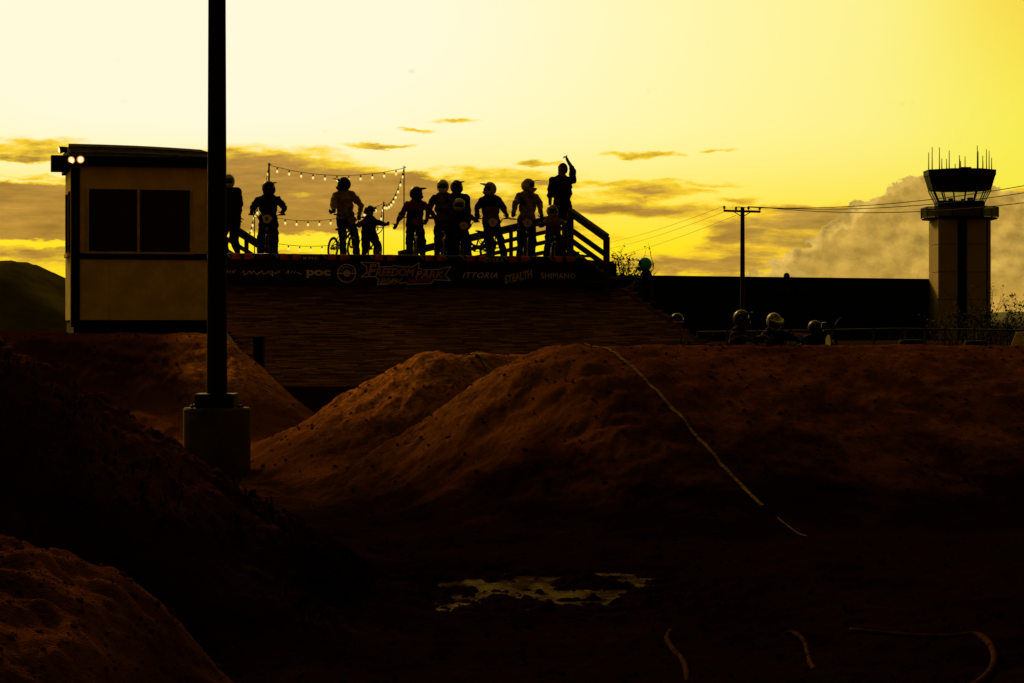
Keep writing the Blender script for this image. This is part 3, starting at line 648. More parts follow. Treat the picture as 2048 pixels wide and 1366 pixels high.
# ------------------------------------------------------------------ railings
def railing(name, label, p0, p1, offs, posts, pw=.09, rw=.045, rh=.085, post_ends=None):
    """p0/p1: top-rail end points; offs: drops of each rail; posts: fractions"""
    p0, p1 = Vector(p0), Vector(p1); r = thing(name, label, 'railing', (p0.x, p0.y, p0.z-1.1))
    for i, dz in enumerate(offs):
        mb = MB(); mb.beam(p0-UP*dz, p1-UP*dz, rw if i else .13, rh if i else .06); mb.build('rail', M_WOOD, r)
        if i == 0: mb = MB(); mb.beam(p0-UP*(.08), p1-UP*(.08), rw, .10); mb.build('rail', M_WOOD, r)
    for j, f in enumerate(posts):
        q = p0.lerp(p1, f); zb = post_ends[j] if post_ends else q.z-1.15
        mb = MB(); mb.beam((q.x, q.y, zb), (q.x, q.y, q.z-.03), pw, pw); mb.build('post', M_WOOD, r)
    return r
def rails():
    top = T(-2.0, .18); pk = P(1146, 421, top.y)
    # funnel rails behind the deck
    railing('funnel_railing', 'dark timber railing behind the riders sloping down leftwards from the platform corner', P(1128, 428, 47.6), P(800, 505, 53.0), (0, .30, .52, .74), (0, .30, .66, 1), post_ends=[0, 0, 0, 0])
    railing('funnel_railing', 'short dark timber railing behind the left riders sloping down rightwards', P(440, 436, 47.4), P(552, 508, 52.0), (0, .36, .62), (0, .45, 1), post_ends=[0, 0, 0])
    # stair rail on the right end
    r = railing('stair_railing', 'dark stair railing with four sloping rails at the right end of the platform', P(1141, 420, 45.6), P(1213, 471, 44.6), (0, .40, .62, .84), (0, 1), pw=.13, rw=.05, rh=.10, post_ends=[1.6, 1.2])
    p0, p1 = P(1141, 505, 45.6), P(1213, 560, 44.6)
    mb = MB(); mb.beam(p0, p1, .08, .16); mb.build('stringer', M_WOOD, r)
    for k in range(5):
        q = p0.lerp(p1, (k+.5)/5); mb = MB(); mb.beam(q+Vector((.0, -.05, 0)), q+Vector((.28, .9, 0)), .24, .04); mb.build('stair_tread', M_WOOD, r)
    # lattice skirt below the stair rail: real diagonal slats
    n = 0; lat = thing('lattice_skirt', 'small wooden lattice panel under the stair railing beside the banner', 'lattice', P(1190, 560, 44.65))
    q0, q1 = P(1168, 530, 44.9), P(1212, 530, 44.5); ex = (q1-q0).normalized(); w = (q1-q0).length; h = .34
    o = q0-UP*h
    for s_ in (1, -1):
        for k in range(-6, 12):
            x0 = k*.075; x1 = x0+s_*h; ya, yb = 0, h
            t0, t1 = 0, 1
            for lo, hi in ((0, w),):
                dx = x1-x0
                ta, tb = sorted(((lo-x0)/dx, (hi-x0)/dx)); t0, t1 = max(t0, ta), min(t1, tb)
            if t1-t0 < .05: continue
            a = o+ex*(x0+(x1-x0)*t0)+UP*(h*t0); b = o+ex*(x0+(x1-x0)*t1)+UP*(h*t1)
            mb = MB(); mb.beam(a+Vector((0, .006*s_, 0)), b+Vector((0, .006*s_, 0)), .008, .026, up=(0, 1, 0)); mb.build('slat', M_WOOD, lat)
    mb = MB(); mb.beam(o, o+ex*w, .03, .05); mb.build('frame_bar', M_WOOD, lat); mb = MB(); mb.beam(o+UP*h, o+ex*w+UP*h, .03, .05); mb.build('frame_bar', M_WOOD, lat)
    # rail stub between booth and pole
    railing('side_railing', 'dark timber railing glimpsed between the booth and the light pole', P(395, 408, 42.5), P(424, 404, 44.0), (0, .22, .43, .62, .80), (0, 1), post_ends=[1.5, 1.5])
    # staging ramp under the funnel
    k = thing('staging_ramp', 'dark timber staging ramp dropping away behind the start platform', 'ramp', T(-5, -5, 0))
    for i in range(16):
        f = i/16; a = -3.3-i*.75; z = DECK-.03-.11*i*.75
        b0, b1 = -8.7+2.0*min(1, f*1.6), -.2-4.2*min(1, f*1.6)
        mb = MB(); mb.beam(T(a-.35, b0, z), T(a-.35, b1, z), .72, .05); mb.build('board', M_WOOD, k)
        if i % 4 == 0:
            for bb in (b0+.1, b1-.1): mb = MB(); mb.beam(T(a-.35, bb, -.1), T(a-.35, bb, z), .1, .1); mb.build('support_post', M_WOOD, k)
rails()

# ------------------------------------------------------------------ festoon lights on three pairs of poles
def festoon():
    M_BULB = mat('lit_bulb', (1, .9, .6), .4, 0, 1, emit=(1.0, .80, .26), estr=1.0); M_CAB = M_RUBBER
    tops = [(P(538, 330, 54), P(808, 336, 54.6)), (P(509, 424, 56.4), P(767, 407, 57.0)), (P(494, 474, 59), P(748, 474, 59.6))]
    words = ['tall festoon light pole behind the rider in a dark jersey', 'tall thin festoon light pole left of the rider with outspread arms', 'shorter festoon light pole standing behind the left riders', 'shorter thin festoon light pole beside the small child rider', 'low festoon light pole far behind the left riders', 'low festoon light pole far behind the small child rider']
    for i, pr in enumerate(tops):
        for j, p in enumerate(pr):
            rr = .022 if j == 0 and i == 0 else .014
            r = thing('festoon_pole', words[2*i+j], 'pole', (p.x, p.y, 0), 'festoon light poles')
            mb = MB(); mb.tube([(p.x, p.y, -.1), p+UP*.05], rr, 8); mb.build('pole', M_DARKPOLE, r)
            mb = MB(); mb.tube([p-UP*.02, p+UP*.03, p+UP*.03+Vector((.05, 0, -.02))], .012, 6); mb.build('hook', M_DARKPOLE, r)
    def span(p, q, sag, n, label, e0=.06):
        p, q = Vector(p), Vector(q); r = thing('string_lights', label, 'string lights', p, 'strings of lit bulbs')
        f = lambda t: p.lerp(q, t)-UP*(sag*4*t*(1-t))
        mb = MB(); mb.tube([f(i/24) for i in range(25)], .0075, 5); mb.build('cable', M_CAB, r)
        for i in range(n):
            c = f(e0+(1-2*e0)*i/max(1, n-1))
            mb = MB(); mb.lathe([(.008, -.012), (.018, -.015), (.018, -.06), (.012, -.065)], c, 8); so_ = mb.build('bulb_socket', M_CAB, r)
            mb = MB(); mb.lathe([(.012, -.062), (.017, -.072), (.027, -.095), (.028, -.112), (.020, -.13), (.006, -.138)], c, 10); mb.build('bulb', M_BULB, r, True)
    (a0, a1), (b0, b1), (c0, c1) = tops
    span(a0, a1, .22, 11, 'string of lit bulbs hanging between the two tallest festoon poles')
    span(a0, b0, .25, 7, 'string of lit bulbs dropping behind the rider in a dark jersey'); span(a1, b1, .30, 9, 'string of lit bulbs dropping from the tall thin pole to the shorter one')
    span(b0, b1, .33, 11, 'string of lit bulbs hanging lower, behind the rider with the visor'); span(b0, c0, .12, 6, 'string of lit bulbs running down beside the left dark jersey rider'); span(b1, c1, .12, 6, 'string of lit bulbs running down beside the small child rider')
    span(c0, c1, .25, 11, 'lowest string of lit bulbs just above the start gate pad')
festoon()
# ------------------------------------------------------------------ bikes (local frame: y forward, bottom bracket above the origin)
M_CHROME = mat('dull_alloy', (.22, .20, .18), .5, .15, 30, metal=.7)
BW = {}
def frame_mat(c): return mat('frame_paint_%d_%d_%d' % tuple(int(v*1000) for v in c), c, .45, .15, 20, spec=.3)
def bike_meshes():
    d = {}; AX = ((0, -.375, .245), (0, .565, .245)); r = .245
    mb = MB(); n = 28
    mb.tube([(0, math.cos(2*math.pi*k/n)*(r-.024), math.sin(2*math.pi*k/n)*(r-.024)) for k in range(n)], .024, 8, closed=True); d['tyre'] = mb.mesh('tyre', M_RUBBER, True)
    mb = MB(); mb.tube([(0, math.cos(2*math.pi*k/n)*.196, math.sin(2*math.pi*k/n)*.196) for k in range(n)], .012, 6, closed=True); d['rim'] = mb.mesh('rim', M_CHROME, True)
    mb = MB(); mb.tube([(-.05, 0, 0), (.05, 0, 0)], .022, 8); d['hub'] = mb.mesh('hub', M_CHROME)
    mb = MB()
    for k in range(20):
        an = 2*math.pi*k/20; s = .03 if k % 2 else -.03; mb.tube([(s, .02*math.cos(an+.4), .02*math.sin(an+.4)), (0, .19*math.cos(an), .19*math.sin(an))], .0022, 4, cap=False)
    d['spokes'] = mb.mesh('spokes', M_CHROME)
    HT, HB = Vector((0, .405, .62)), Vector((0, .435, .525)); ST = Vector((0, -.10, .50)); BBp = Vector((0, 0, .29)); RX = Vector((0, -.375, .245))
    def frame():
        mb = MB(); mb.tube([HT+Vector((0, -.005, .01)), HB], .022, 8); mb.tube([ST-Vector((0, 0, .02)), HT-Vector((0, -.01, .03))], .017, 8); mb.tube([BBp, HB+Vector((0, -.005, .02))], .021, 8); mb.tube([BBp, ST+Vector((0, -.005, .03))], .016, 8)
        for s in (-1, 1): mb.tube([ST+Vector((s*.02, 0, -.03)), RX+Vector((s*.06, 0, 0))], .009, 6); mb.tube([BBp+Vector((s*.03, 0, 0)), RX+Vector((s*.06, 0, 0))], .010, 6)
        mb.tube([BBp-Vector((.04, 0, 0)), BBp+Vector((.04, 0, 0))], .024, 10); return mb
    d['frame_mb'] = frame
    mb = MB()
    for s in (-1, 1): mb.tube([(s*.055, .565, .245), (s*.055, .455, .50), (s*.03, .445, .52)], .013, 8)
    mb.tube([(-.055, .45, .51), (.055, .45, .51)], .016, 8); mb.tube([(0, .445, .51), (0, .395, .655)], .014, 8); d['fork'] = mb.mesh('fork', M_BLACK, True)
    mb = MB()
    for s in (-1, 1): mb.tube([(0, .425, .66), (s*.06, .425, .66), (s*.14, .435, .74), (s*.20, .425, .86), (s*.235, .415, .875), (s*.35, .375, .885)], .011, 8)
    mb.tube([(-.185, .43, .82), (.185, .43, .82)], .009, 8); mb.box((0, .41, .655), (.05, .07, .05)); d['handlebar'] = mb.mesh('handlebar', M_BLACK, True)
    for s, k in ((-1, 'gl'), (1, 'gr')): mb = MB(); mb.tube([(s*.245, .412, .8755), (s*.365, .37, .886)], .017, 8); d[k] = mb.mesh('grip', M_RUBBER, True)
    mb = MB(); mb.ball((0, -.17, .63), (.055, .11, .028)); mb.ball((0, -.07, .645), (.028, .10, .02)); d['saddle'] = mb.mesh('saddle', M_RUBBER, True)
    mb = MB(); mb.tube([ST, (0, -.125, .62)], .013, 8); d['seat_post'] = mb.mesh('seat_post', M_CHROME)
    mb = MB(); mb.lathe([(.075, -.003), (.075, .003)], (.045, 0, .29), 20, (1, 0, 0)); d['chainring'] = mb.mesh('chainring', M_CHROME)
    for s, k in ((-1, 'cl'), (1, 'cr')): mb = MB(); mb.beam((s*.065, 0, .29), (s*.075, s*.165, .29), .012, .025); d[k] = mb.mesh('crank', M_CHROME)
    for s, k in ((-1, 'pl'), (1, 'pr')): mb = MB(); mb.box((s*.13, s*.165, .29), (.09, .08, .02)); d[k] = mb.mesh('pedal', M_RUBBER)
    mb = MB(); mb.beam((.045, -.375, .27), (.045, 0, .365), .006, .012); mb.beam((.045, -.375, .22), (.045, 0, .215), .006, .012); d['chain'] = mb.mesh('chain', M_RUBBER)
    mb = MB(); pl = [(math.cos(2*math.pi*k/20)*.105*(1 if math.sin(2*math.pi*k/20) > 0 else .8), math.sin(2*math.pi*k/20)*.085) for k in range(20)]
    mb.prism(pl, (0, .475, .79), (1, 0, 0), (0, .10, 1), (0, 1, -.1), .006); d['plate_mb'] = mb
    return d, AX
BM, AXL = bike_meshes()
def obj(name, me, parent): o = bpy.data.objects.new(name, me); COL.objects.link(o); o.parent = parent; return o
def bike(label, loc, yaw, col, plate=None, num='', group=None, tilt=0, pitch=0, steer=0, scale=1.0):
    r = thing('bmx_bike', label, 'bicycle', loc, group); r['local'] = 1
    r.rotation_mode = 'ZYX' if False else 'XYZ'
    r.rotation_euler = (Matrix.Rotation(yaw, 3, 'Z') @ Matrix.Rotation(tilt, 3, 'Y') @ Matrix.Rotation(pitch, 3, 'X')).to_euler(); r.scale = (scale,)*3
    key = 'f%s' % (col,)
    if key not in BW: BW[key] = BM['frame_mb']().mesh('frame', frame_mat(col), True)
    obj('frame', BW[key], r)
    for k, ax in enumerate(AXL):
        w = obj('wheel', BM['tyre'], r); w.location = ax
        for s in ('rim', 'hub', 'spokes'): obj(s, BM[s], w)
    hb = []
    for nm, k in (('fork', 'fork'), ('handlebar', 'handlebar'), ('grip', 'gl'), ('grip', 'gr'), ('saddle', 'saddle'), ('seat_post', 'seat_post'), ('chainring', 'chainring'), ('crank', 'cl'), ('crank', 'cr'), ('pedal', 'pl'), ('pedal', 'pr'), ('chain', 'chain')):
        obj(nm, BM[k], r)
    if plate:
        key = 'p%s' % (plate,)
        if key not in BW: BW[key] = BM['plate_mb'].mesh('number_plate', mat('plate_%d' % len(BW), plate, .6, .1, 20))
        p = obj('number_plate', BW[key], r)
        if num: place_text('plate_number', num, M_BLACK, p, (.028, .485, .755), (-1, 0, 0), (0, .10, 1), .05, .075)
    return r

# ------------------------------------------------------------------ people
def basis(yv, zv=(0, 0, 1)):
    y = Vector(yv).normalized(); x = y.cross(Vector(zv)).normalized(); z = x.cross(y); return Matrix((x, y, z)).transposed()
def ik(p, q, l1, l2, bend):
    p, q = Vector(p), Vector(q); d = q-p; L = d.length; Lm = (l1+l2)*.995
    if L > Lm: q = p+d*(Lm/L); d = q-p; L = Lm
    a = (l1*l1-l2*l2+L*L)/(2*L); h = math.sqrt(max(0, l1*l1-a*a)); u = d/L; bd = Vector(bend); bd = bd-u*bd.dot(u); bd.normalize()
    return p+u*a+bd*h, q
def full_helmet(col, visor=True, trim=None):
    """full-face helmet shell with eye port and chin bar, centred on the head"""
    mb = MB(); nu, nv = 36, 18; idx = {}; fs = []; vs = []
    for j in range(nv+1):
        ph = R(-62+152*j/nv)
        for i in range(nu):
            th = 2*math.pi*i/nu; fx, fy, fz = math.cos(ph)*math.sin(th), math.cos(ph)*math.cos(th), math.sin(ph)
            x, y, z = fx*.128, fy*.152, fz*.148
            t = th if th < math.pi else th-2*math.pi
            if ph < R(2):
                k = max(0, math.cos(t*1.15)) if abs(t) < R(78) else 0
                s = min(1, (R(2)-ph)/R(24)); y += .055*k*s; z -= .012*k*s
            vs.append((x, y, z))
    for j in range(nv):
        pm = -62+152*(j+.5)/nv
        for i in range(nu):
            t = (i+.5)/nu*360; t = t if t < 180 else t-360
            if abs(t) < 64 and -16 < pm < 24: continue
            fs.append((j*nu+i, j*nu+(i+1) % nu, (j+1)*nu+(i+1) % nu, (j+1)*nu+i))
    me = bpy.data.meshes.new('helmet'); me.from_pydata(vs, [], fs); bm = bmesh.new(); bm.from_mesh(me); bmesh.ops.remove_doubles(bm, verts=bm.verts, dist=.002)
    bmesh.ops.recalc_face_normals(bm, faces=bm.faces); bmesh.ops.solidify(bm, geom=list(bm.faces), thickness=.014); bm.to_mesh(me); bm.free(); me.materials.append(col); me.shade_smooth()
    return me
def visor_mesh(m, reach=.13):
    vs = []; n = 9; mb = MB()
    for k in range(n):
        t = R(-66+132*k/(n-1)); c = math.cos(t)
        a = (math.sin(t)*.128, math.cos(t)*.145, .078); b = (math.sin(t)*.118, math.cos(t)*.145+reach*c**.6, .088+.01*c)
        vs += [a, b, (a[0], a[1], a[2]+.010), (b[0], b[1], b[2]+.008)]
    fs = []
    for k in range(n-1): a, b = 4*k, 4*k+4; fs += [(a, a+1, b+1, b), (a+2, b+2, b+3, a+3), (a+1, a+3, b+3, b+1), (a, b, b+2, a+2)]
    fs += [(0, 2, 3, 1), (4*n-4, 4*n-3, 4*n-1, 4*n-2)]; mb.add(vs, fs); return mb.mesh('visor', m, True)
def goggle_mesh(m):
    vs = []; n = 13; mb = MB()
    for k in range(n):
        t = R(-62+124*k/(n-1)); vs += [(math.sin(t)*.112, math.cos(t)*.140, -.036), (math.sin(t)*.112, math.cos(t)*.142, .050), (math.sin(t)*.100, math.cos(t)*.120, .050), (math.sin(t)*.100, math.cos(t)*.120, -.036)]
    fs = [(4*k+i, 4*k+(i+1) % 4, 4*k+4+(i+1) % 4, 4*k+4+i) for k in range(n-1) for i in range(4)]+[(0, 3, 2, 1), (4*n-4, 4*n-3, 4*n-2, 4*n-1)]
    mb.add(vs, fs); return mb.mesh('goggles', m, True)
def open_helmet(m):
    vs = []; fs = []; nu, nv = 30, 10
    for j in range(nv+1):
        ph = R(-2+92*j/nv)
        for i in range(nu):
            th = 2*math.pi*i/nu; rib = 1+.04*math.cos(th*6)*math.cos(ph); dz = -.05*max(0, -math.cos(th))*(1-j/nv)
            vs.append((math.cos(ph)*math.sin(th)*.118*rib, math.cos(ph)*math.cos(th)*.148*rib, math.sin(ph)*.135*rib+.02+dz))
    for j in range(nv):
        for i in range(nu):
            if 2 <= j <= 6 and i % 5 == 2: continue                           # vent slots
            fs.append((j*nu+i, j*nu+(i+1) % nu, (j+1)*nu+(i+1) % nu, (j+1)*nu+i))
    me = bpy.data.meshes.new('helmet'); me.from_pydata(vs, [], fs); bm = bmesh.new(); bm.from_mesh(me); bmesh.ops.remove_doubles(bm, verts=bm.verts, dist=.002); bmesh.ops.recalc_face_normals(bm, faces=bm.faces); bmesh.ops.solidify(bm, geom=list(bm.faces), thickness=.016); bm.to_mesh(me); bm.free(); me.materials.append(m); me.shade_smooth(); return me
M_SKIN = mat('skin', (.20, .105, .06), .6, .1, 10); M_GLOVE = mat('glove', (.014, .013, .014), .85, .2, 30); M_SHOE = mat('shoe', (.02, .017, .015), .8, .3, 20)
M_LENS = mat('goggle_lens', (.01, .01, .012), .2, 0, 1, spec=.4); M_HAIR = mat('dark_hair', (.012, .008, .005), .8, .3, 30)
def cloth(name, c, var=.25, scale=5): return mat('cloth_'+name, c, .9, var, scale, .35, 14, spec=.05)
def person(label, loc, yaw, H, top, low, helmet=None, hcol=None, visor=True, head_yaw=0, head_pitch=0, hands=None, feet=None, lean=.06, pelvis=None, crouch=0.0, elbow_out=.7, yoke=None, bare_hands=False, thumb=False, group='riders waiting on the start platform', sleeves=None, bulk=1.0, hvisor_col=None):
    r = thing('person', label, 'person', loc, group); r['local'] = 1; r.rotation_euler = (0, 0, yaw)
    L = H-(.03 if helmet else 0); s = L/1.72; hs = .93 if L < 1.35 else (1.0 if helmet else 1.12)           # head shrinks far less than the body
    roll = random.uniform(-.11, .11); hip = Vector(pelvis) if pelvis else Vector((random.uniform(-.035, .035), -.02, .515*L-crouch)); ld = Vector((roll, math.sin(lean), math.cos(lean))).normalized(); elbow_out = elbow_out*random.uniform(.45, 1.25)
    headh = .235*hs; tl = L*.985-headh-.515*L-.006
    neck = hip+ld*tl; head = neck+Vector((0, .02+math.sin(lean)*.03, .022+headh*.5)); sw = (.155*s+.03)*bulk; MT = basis((0, math.cos(lean), -math.sin(lean)), ld)
    pieces = []                                                                       # (kind, data..., tag)
    def cap(p, q, a, b, t): pieces.append(('c', Vector(p), Vector(q), a, b, t))
    def ell(c, rad, M, t): pieces.append(('e', Vector(c), rad, M, t))
    I3 = Matrix.Identity(3); g = (.6+.4*s)
    ell(hip+ld*(tl*.74), (.20*g*bulk, .130*g*bulk, .19*g), MT, 'yoke'); ell(hip+ld*(tl*.42), (.188*g*bulk, .128*g*bulk, .20*g), MT, 'top'); ell(hip+ld*(tl*.12), (.188*g*bulk, .135*g*bulk, .16*g), MT, 'top')
    ell(hip+ld*.015, (.198*g*bulk, .148*g, .085*g), MT, 'top')
    ell(hip-Vector((0, 0, .03)), (.180*g*bulk, .130*g, .13*g), I3, 'low')
    cap(neck-ld*.05, head, .062*hs, .06*hs, 'neck'); cap(neck-ld*.05+Vector((-sw*.8, 0, -.02)), neck-ld*.05+Vector((sw*.8, 0, -.02)), .062*g, .062*g, 'yoke')
    Hm = Matrix.Rotation(-head_yaw, 3, 'Z') @ Matrix.Rotation(random.uniform(-.12, .12), 3, 'Y') @ Matrix.Rotation(head_pitch, 3, 'X')
    ell(head, (.078*hs, .098*hs, .118*hs), Hm, 'skin')
    if not helmet:                                                                     # face: nose, brow, jaw, ears
        for c, rad in (((0, .10, -.02), (.014, .026, .026)), ((0, .086, .02), (.05, .022, .014)), ((0, .075, -.085), (.042, .035, .035)), ((0, .094, -.058), (.026, .012, .010))): ell(head+Hm @ Vector(c), rad, Hm, 'skin')
        for e in (-1, 1): ell(head+Hm @ Vector((e*.080, -.005, -.012)), (.012, .022, .032), Hm, 'skin')
    hands = hands or {}; feet = feet or {}
    for e, k in ((-1, 'l'), (1, 'r')):
        sh = neck-ld*.075+Vector((e*sw, 0, -.005-e*sw*roll*1.2)); ua, fa = .285*s, .255*s
        hd = hands.get(k) or (e*(.27*s+.02), .06, hip.z-.02); spec = {}
        if isinstance(hd, dict): spec = hd; hd = hd['p']
        el, w = ik(sh, hd, ua, fa, spec.get('bend') or (e*elbow_out, -.6, -.3))
        cap(neck+ld*.005, sh, .066*g, .060*g, 'yoke')
        cap(sh, el, .076*g*bulk, .064*g*bulk, 'sleeve'); cap(el, w, .06*g*bulk if sleeves != 'short' else .045*g, .042*g if sleeves != 'short' else .032*g, 'fore' if sleeves == 'short' else 'sleeve')
        fd = (w-el).normalized(); pd = Vector(spec.get('dir') or fd).normalized(); side = Vector(spec.get('side') or (e*-.2, .2, -.9)); side = (side-pd*side.dot(pd)).normalized(); nrm = pd.cross(side)
        hk = .62+.38*s; pt_ = w+pd*.085*hk; tg = 'skin' if bare_hands else 'glove'
        cap(w, w+pd*.03*hk, .030*hk, .034*hk, tg)
        for q in (-1, 0, 1): cap(w+pd*.03*hk+side*q*.018*hk, pt_+side*q*.026*hk, .020*hk, .017*hk, tg)
        curl = spec.get('curl', 1.0); cd = (nrm*spec.get('cs', 1)).normalized()
        for q, ln in ((-1.5, .062), (-.5, .074), (.5, .078), (1.5, .070)):             # four fingers, unequal, bent at the knuckles
            b0 = pt_+side*q*.0195*hk; a1 = curl*.9; a2 = curl*2.0; f1 = pd*math.cos(a1)+cd*math.sin(a1); f2 = pd*math.cos(a2)+cd*math.sin(a2)
            m_ = b0+f1*ln*.55*hk; cap(b0, m_, .0115*hk, .0105*hk, tg); cap(m_, m_+f2*ln*.55*hk, .0105*hk, .0095*hk, tg)
        td = spec.get('thumb') or (pd*.5-side*.8+cd*.3); td = Vector(td).normalized(); t0 = w+pd*.035*hk-side*.03*hk; k1 = .050 if spec.get('thumb') else .036
        cap(w+pd*.02*hk, t0, .018*hk, .016*hk, tg); cap(t0, t0+td*k1*hk, .0145*hk, .0125*hk, tg); cap(t0+td*k1*hk, t0+td*k1*hk+(td if spec.get('thumb') else (td+cd*.8).normalized())*.036*hk, .0125*hk, .011*hk, tg)
        hp = hip+Vector((e*.088*g, 0, -.03)); ft = Vector(feet.get(k) or (e*.14, 0, 0)); ank = ft+Vector((0, -.03, .085*s))
        kn, ank = ik(hp, ank, .245*L, .235*L, (e*.12, 1, 0)); cap(hp, kn, .110*g*bulk, .088*g*bulk, 'low'); cap(kn, ank+Vector((0, 0, .03)), .085*g*bulk, .072*g, 'low')
        fo = spec.get('toe', e*.25); tv = Vector((math.sin(fo), math.cos(fo), 0)); cap(ank-tv*.03-Vector((0, 0, .045*s)), ank+tv*.12*(.4+.6*s)-Vector((0, 0, .052*s)), .040*g, .034*g, 'shoe'); cap(ank, ank-Vector((0, 0, .04*s)), .045*g, .042*g, 'shoe')
    mb = MB()
    for p in pieces:
        if p[0] == 'e': mb.ball(p[1], p[2], p[3], 14, 10)
        else:
            d_ = p[2]-p[1]; ln = d_.length; M = (d_ if ln > 1e-5 else Vector((0, 0, 1))).to_track_quat('Z', 'Y').to_matrix(); prof = []
            for i in range(5): an = -math.pi/2+math.pi/2*i/4; prof.append((max(.0008, p[3]*math.cos(an)), p[3]*math.sin(an)))
            for i in range(5): an = math.pi/2*i/4; prof.append((max(.0008, p[4]*math.cos(an)), ln+p[4]*math.sin(an)))
            mb.lathe(prof, p[1], 10, d_ if ln > 1e-5 else (0, 0, 1))
    me = mb.mesh('body', [M_SKIN]); ob = bpy.data.objects.new('t', me); COL.objects.link(ob)
    mo = ob.modifiers.new('r', 'REMESH'); mo.mode = 'VOXEL'; mo.voxel_size = .0105; mo.use_smooth_shade = True
    ms = ob.modifiers.new('s', 'SMOOTH'); ms.factor = .5; ms.iterations = 2
    body = bpy.data.meshes.new_from_object(ob.evaluated_get(bpy.context.evaluated_depsgraph_get())); bpy.data.objects.remove(ob); bpy.data.meshes.remove(me)
    tags = ['skin', 'top', 'yoke', 'sleeve', 'low', 'glove', 'shoe', 'fore', 'neck']; mats = [M_SKIN, top, yoke or top, (yoke or top) if sleeves != 'top' else top, low, M_GLOVE, M_SHOE, M_SKIN, (yoke or top) if helmet else M_SKIN]
    body.materials.clear(); [body.materials.append(m) for m in mats]
    nf = len(body.polygons); cc = np.empty(nf*3); body.polygons.foreach_get('center', cc); cc = cc.reshape(-1, 3); best = np.full(nf, 1e9); ti = np.zeros(nf, int)
    for p in pieces:
        if p[0] == 'e': q = (cc-np.array(p[1])) @ np.array(p[3]); k = np.linalg.norm(q/np.array(p[2]), axis=1); dd = (k-1)*min(p[2])
        else:
            a, b = np.array(p[1]), np.array(p[2]); ab = b-a; t = np.clip(((cc-a) @ ab)/max(1e-9, ab @ ab), 0, 1); dd = np.linalg.norm(cc-a-t[:, None]*ab, axis=1)-(p[3]+(p[4]-p[3])*t)
        w = dd < best; best[w] = dd[w]; ti[w] = tags.index(p[-1])
    nv = len(body.vertices); co = np.empty(nv*3); nr = np.empty(nv*3); body.vertices.foreach_get('co', co); body.vertices.foreach_get('normal', nr); co = co.reshape(-1, 3); nr = nr.reshape(-1, 3); sd_ = random.uniform(0, 40)
    fold = fbm(co[:, 0]+co[:, 1]*.6+sd_, co[:, 2]*1.3-co[:, 1]*.5, 9.0, 3)*.030                     # creases in the loose clothing
    vm = np.zeros(nv, bool); lp = np.empty(len(body.loops), np.int32); body.loops.foreach_get('vertex_index', lp); ls = np.empty(nf, np.int32); lt = np.empty(nf, np.int32); body.polygons.foreach_get('loop_start', ls); body.polygons.foreach_get('loop_total', lt)
    vm[lp[np.repeat(np.isin(ti, [1, 2, 3, 4]), lt)]] = True; co[vm] += nr[vm]*fold[vm, None]; body.vertices.foreach_set('co', co.ravel())
    body.polygons.foreach_set('material_index', ti); body.name = 'body'; obj('body', body, r)
    hm = Hm.to_euler()
    def headpart(name, me_, par=r, z=0.012):
        o = obj(name, me_, par)
        if par is r: o.location = head+Hm @ Vector((0, .0, z)); o.rotation_euler = hm; o.scale = (hs,)*3
        return o
    if helmet == 'full':
        h = headpart('helmet', full_helmet(hcol)); headpart('goggles', goggle_mesh(M_LENS), h)
        if visor: headpart('visor', visor_mesh(hvisor_col or hcol), h)
    elif helmet == 'open':
        h = headpart('helmet', open_helmet(hcol), z=.0)
        if visor: headpart('visor', visor_mesh(hvisor_col or hcol, .06), h)
    else:
        mbh = MB(); n = len(mbh.v)
        vs = []; fs = []; nu, nv = 24, 10
        for j in range(nv+1):
            ph = R(-30+120*j/nv)
            for i in range(nu):
                th = 2*math.pi*i/nu; f = max(0, math.cos(th)); z = math.sin(ph)*.128; z = max(z, -.07+.125*f**.7) if j < 5 else z
                vs.append((math.cos(ph)*math.sin(th)*.088, math.cos(ph)*math.cos(th)*.108-.006, z))
        fs = [(j*nu+i, j*nu+(i+1) % nu, (j+1)*nu+(i+1) % nu, (j+1)*nu+i) for j in range(nv) for i in range(nu)]
        mbh.add(vs, fs); headpart('hair', mbh.mesh('hair', M_HAIR, True), z=.006)
        for e in (-1, 1): mbe = MB(); mbe.ball((e*.031, .082, .004), .012, None, 8, 6); headpart('eye', mbe.mesh('eye', mat('eye', (.3, .28, .25), .3, 0, 1), True))
    return r

TRK = math.pi+R(YAW)                                                       # yaw that faces down the ramp
def deck(px, a): return T(a, b_of(px, a), DECK)
C_NAVY = cloth('navy', (.012, .013, .022)); C_BLK = cloth('black', (.010, .010, .011)); C_TAN = cloth('tan', (.24, .16, .06), .4, 9); C_RED = cloth('dark_red', (.14, .018, .009), .4, 7); C_CAMO = cloth('camo', (.08, .062, .03), .9, 10)
C_GREY = cloth('grey', (.045, .038, .024), .3, 8); C_JEAN = cloth('denim', (.014, .015, .020)); C_MAROON = cloth('maroon', (.035, .012, .010)); C_OCHRE = cloth('ochre', (.15, .09, .03), .3, 8); C_PAT = cloth('patterned', (.19, .145, .07), .9, 14)
def hel(n, c, v=.15): return mat('helmet_'+n, c, .45, v, 12, spec=.12)
H_GREY = hel('grey', (.32, .31, .25)); H_MAR = hel('maroon', (.05, .010, .010)); H_BLK = hel('black', (.010, .010, .011)); H_WHT = hel('white', (.6, .54, .4)); H_PAT = hel('patterned', (.06, .065, .045), .9); H_GRN = hel('green', (.02, .62, .42)); H_PEARL = hel('pearl', (.4, .32, .2), .4)
GRIP = {'l': (-.30, .385, .895), 'r': (.30, .385, .895)}
def grip(e, lift=.02): return {'p': (e*.305, .345, .905+lift), 'dir': (0, .9, -.25), 'side': (e*1.0, 0, 0) if True else None, 'curl': 1.0, 'cs': -1 if e > 0 else 1}
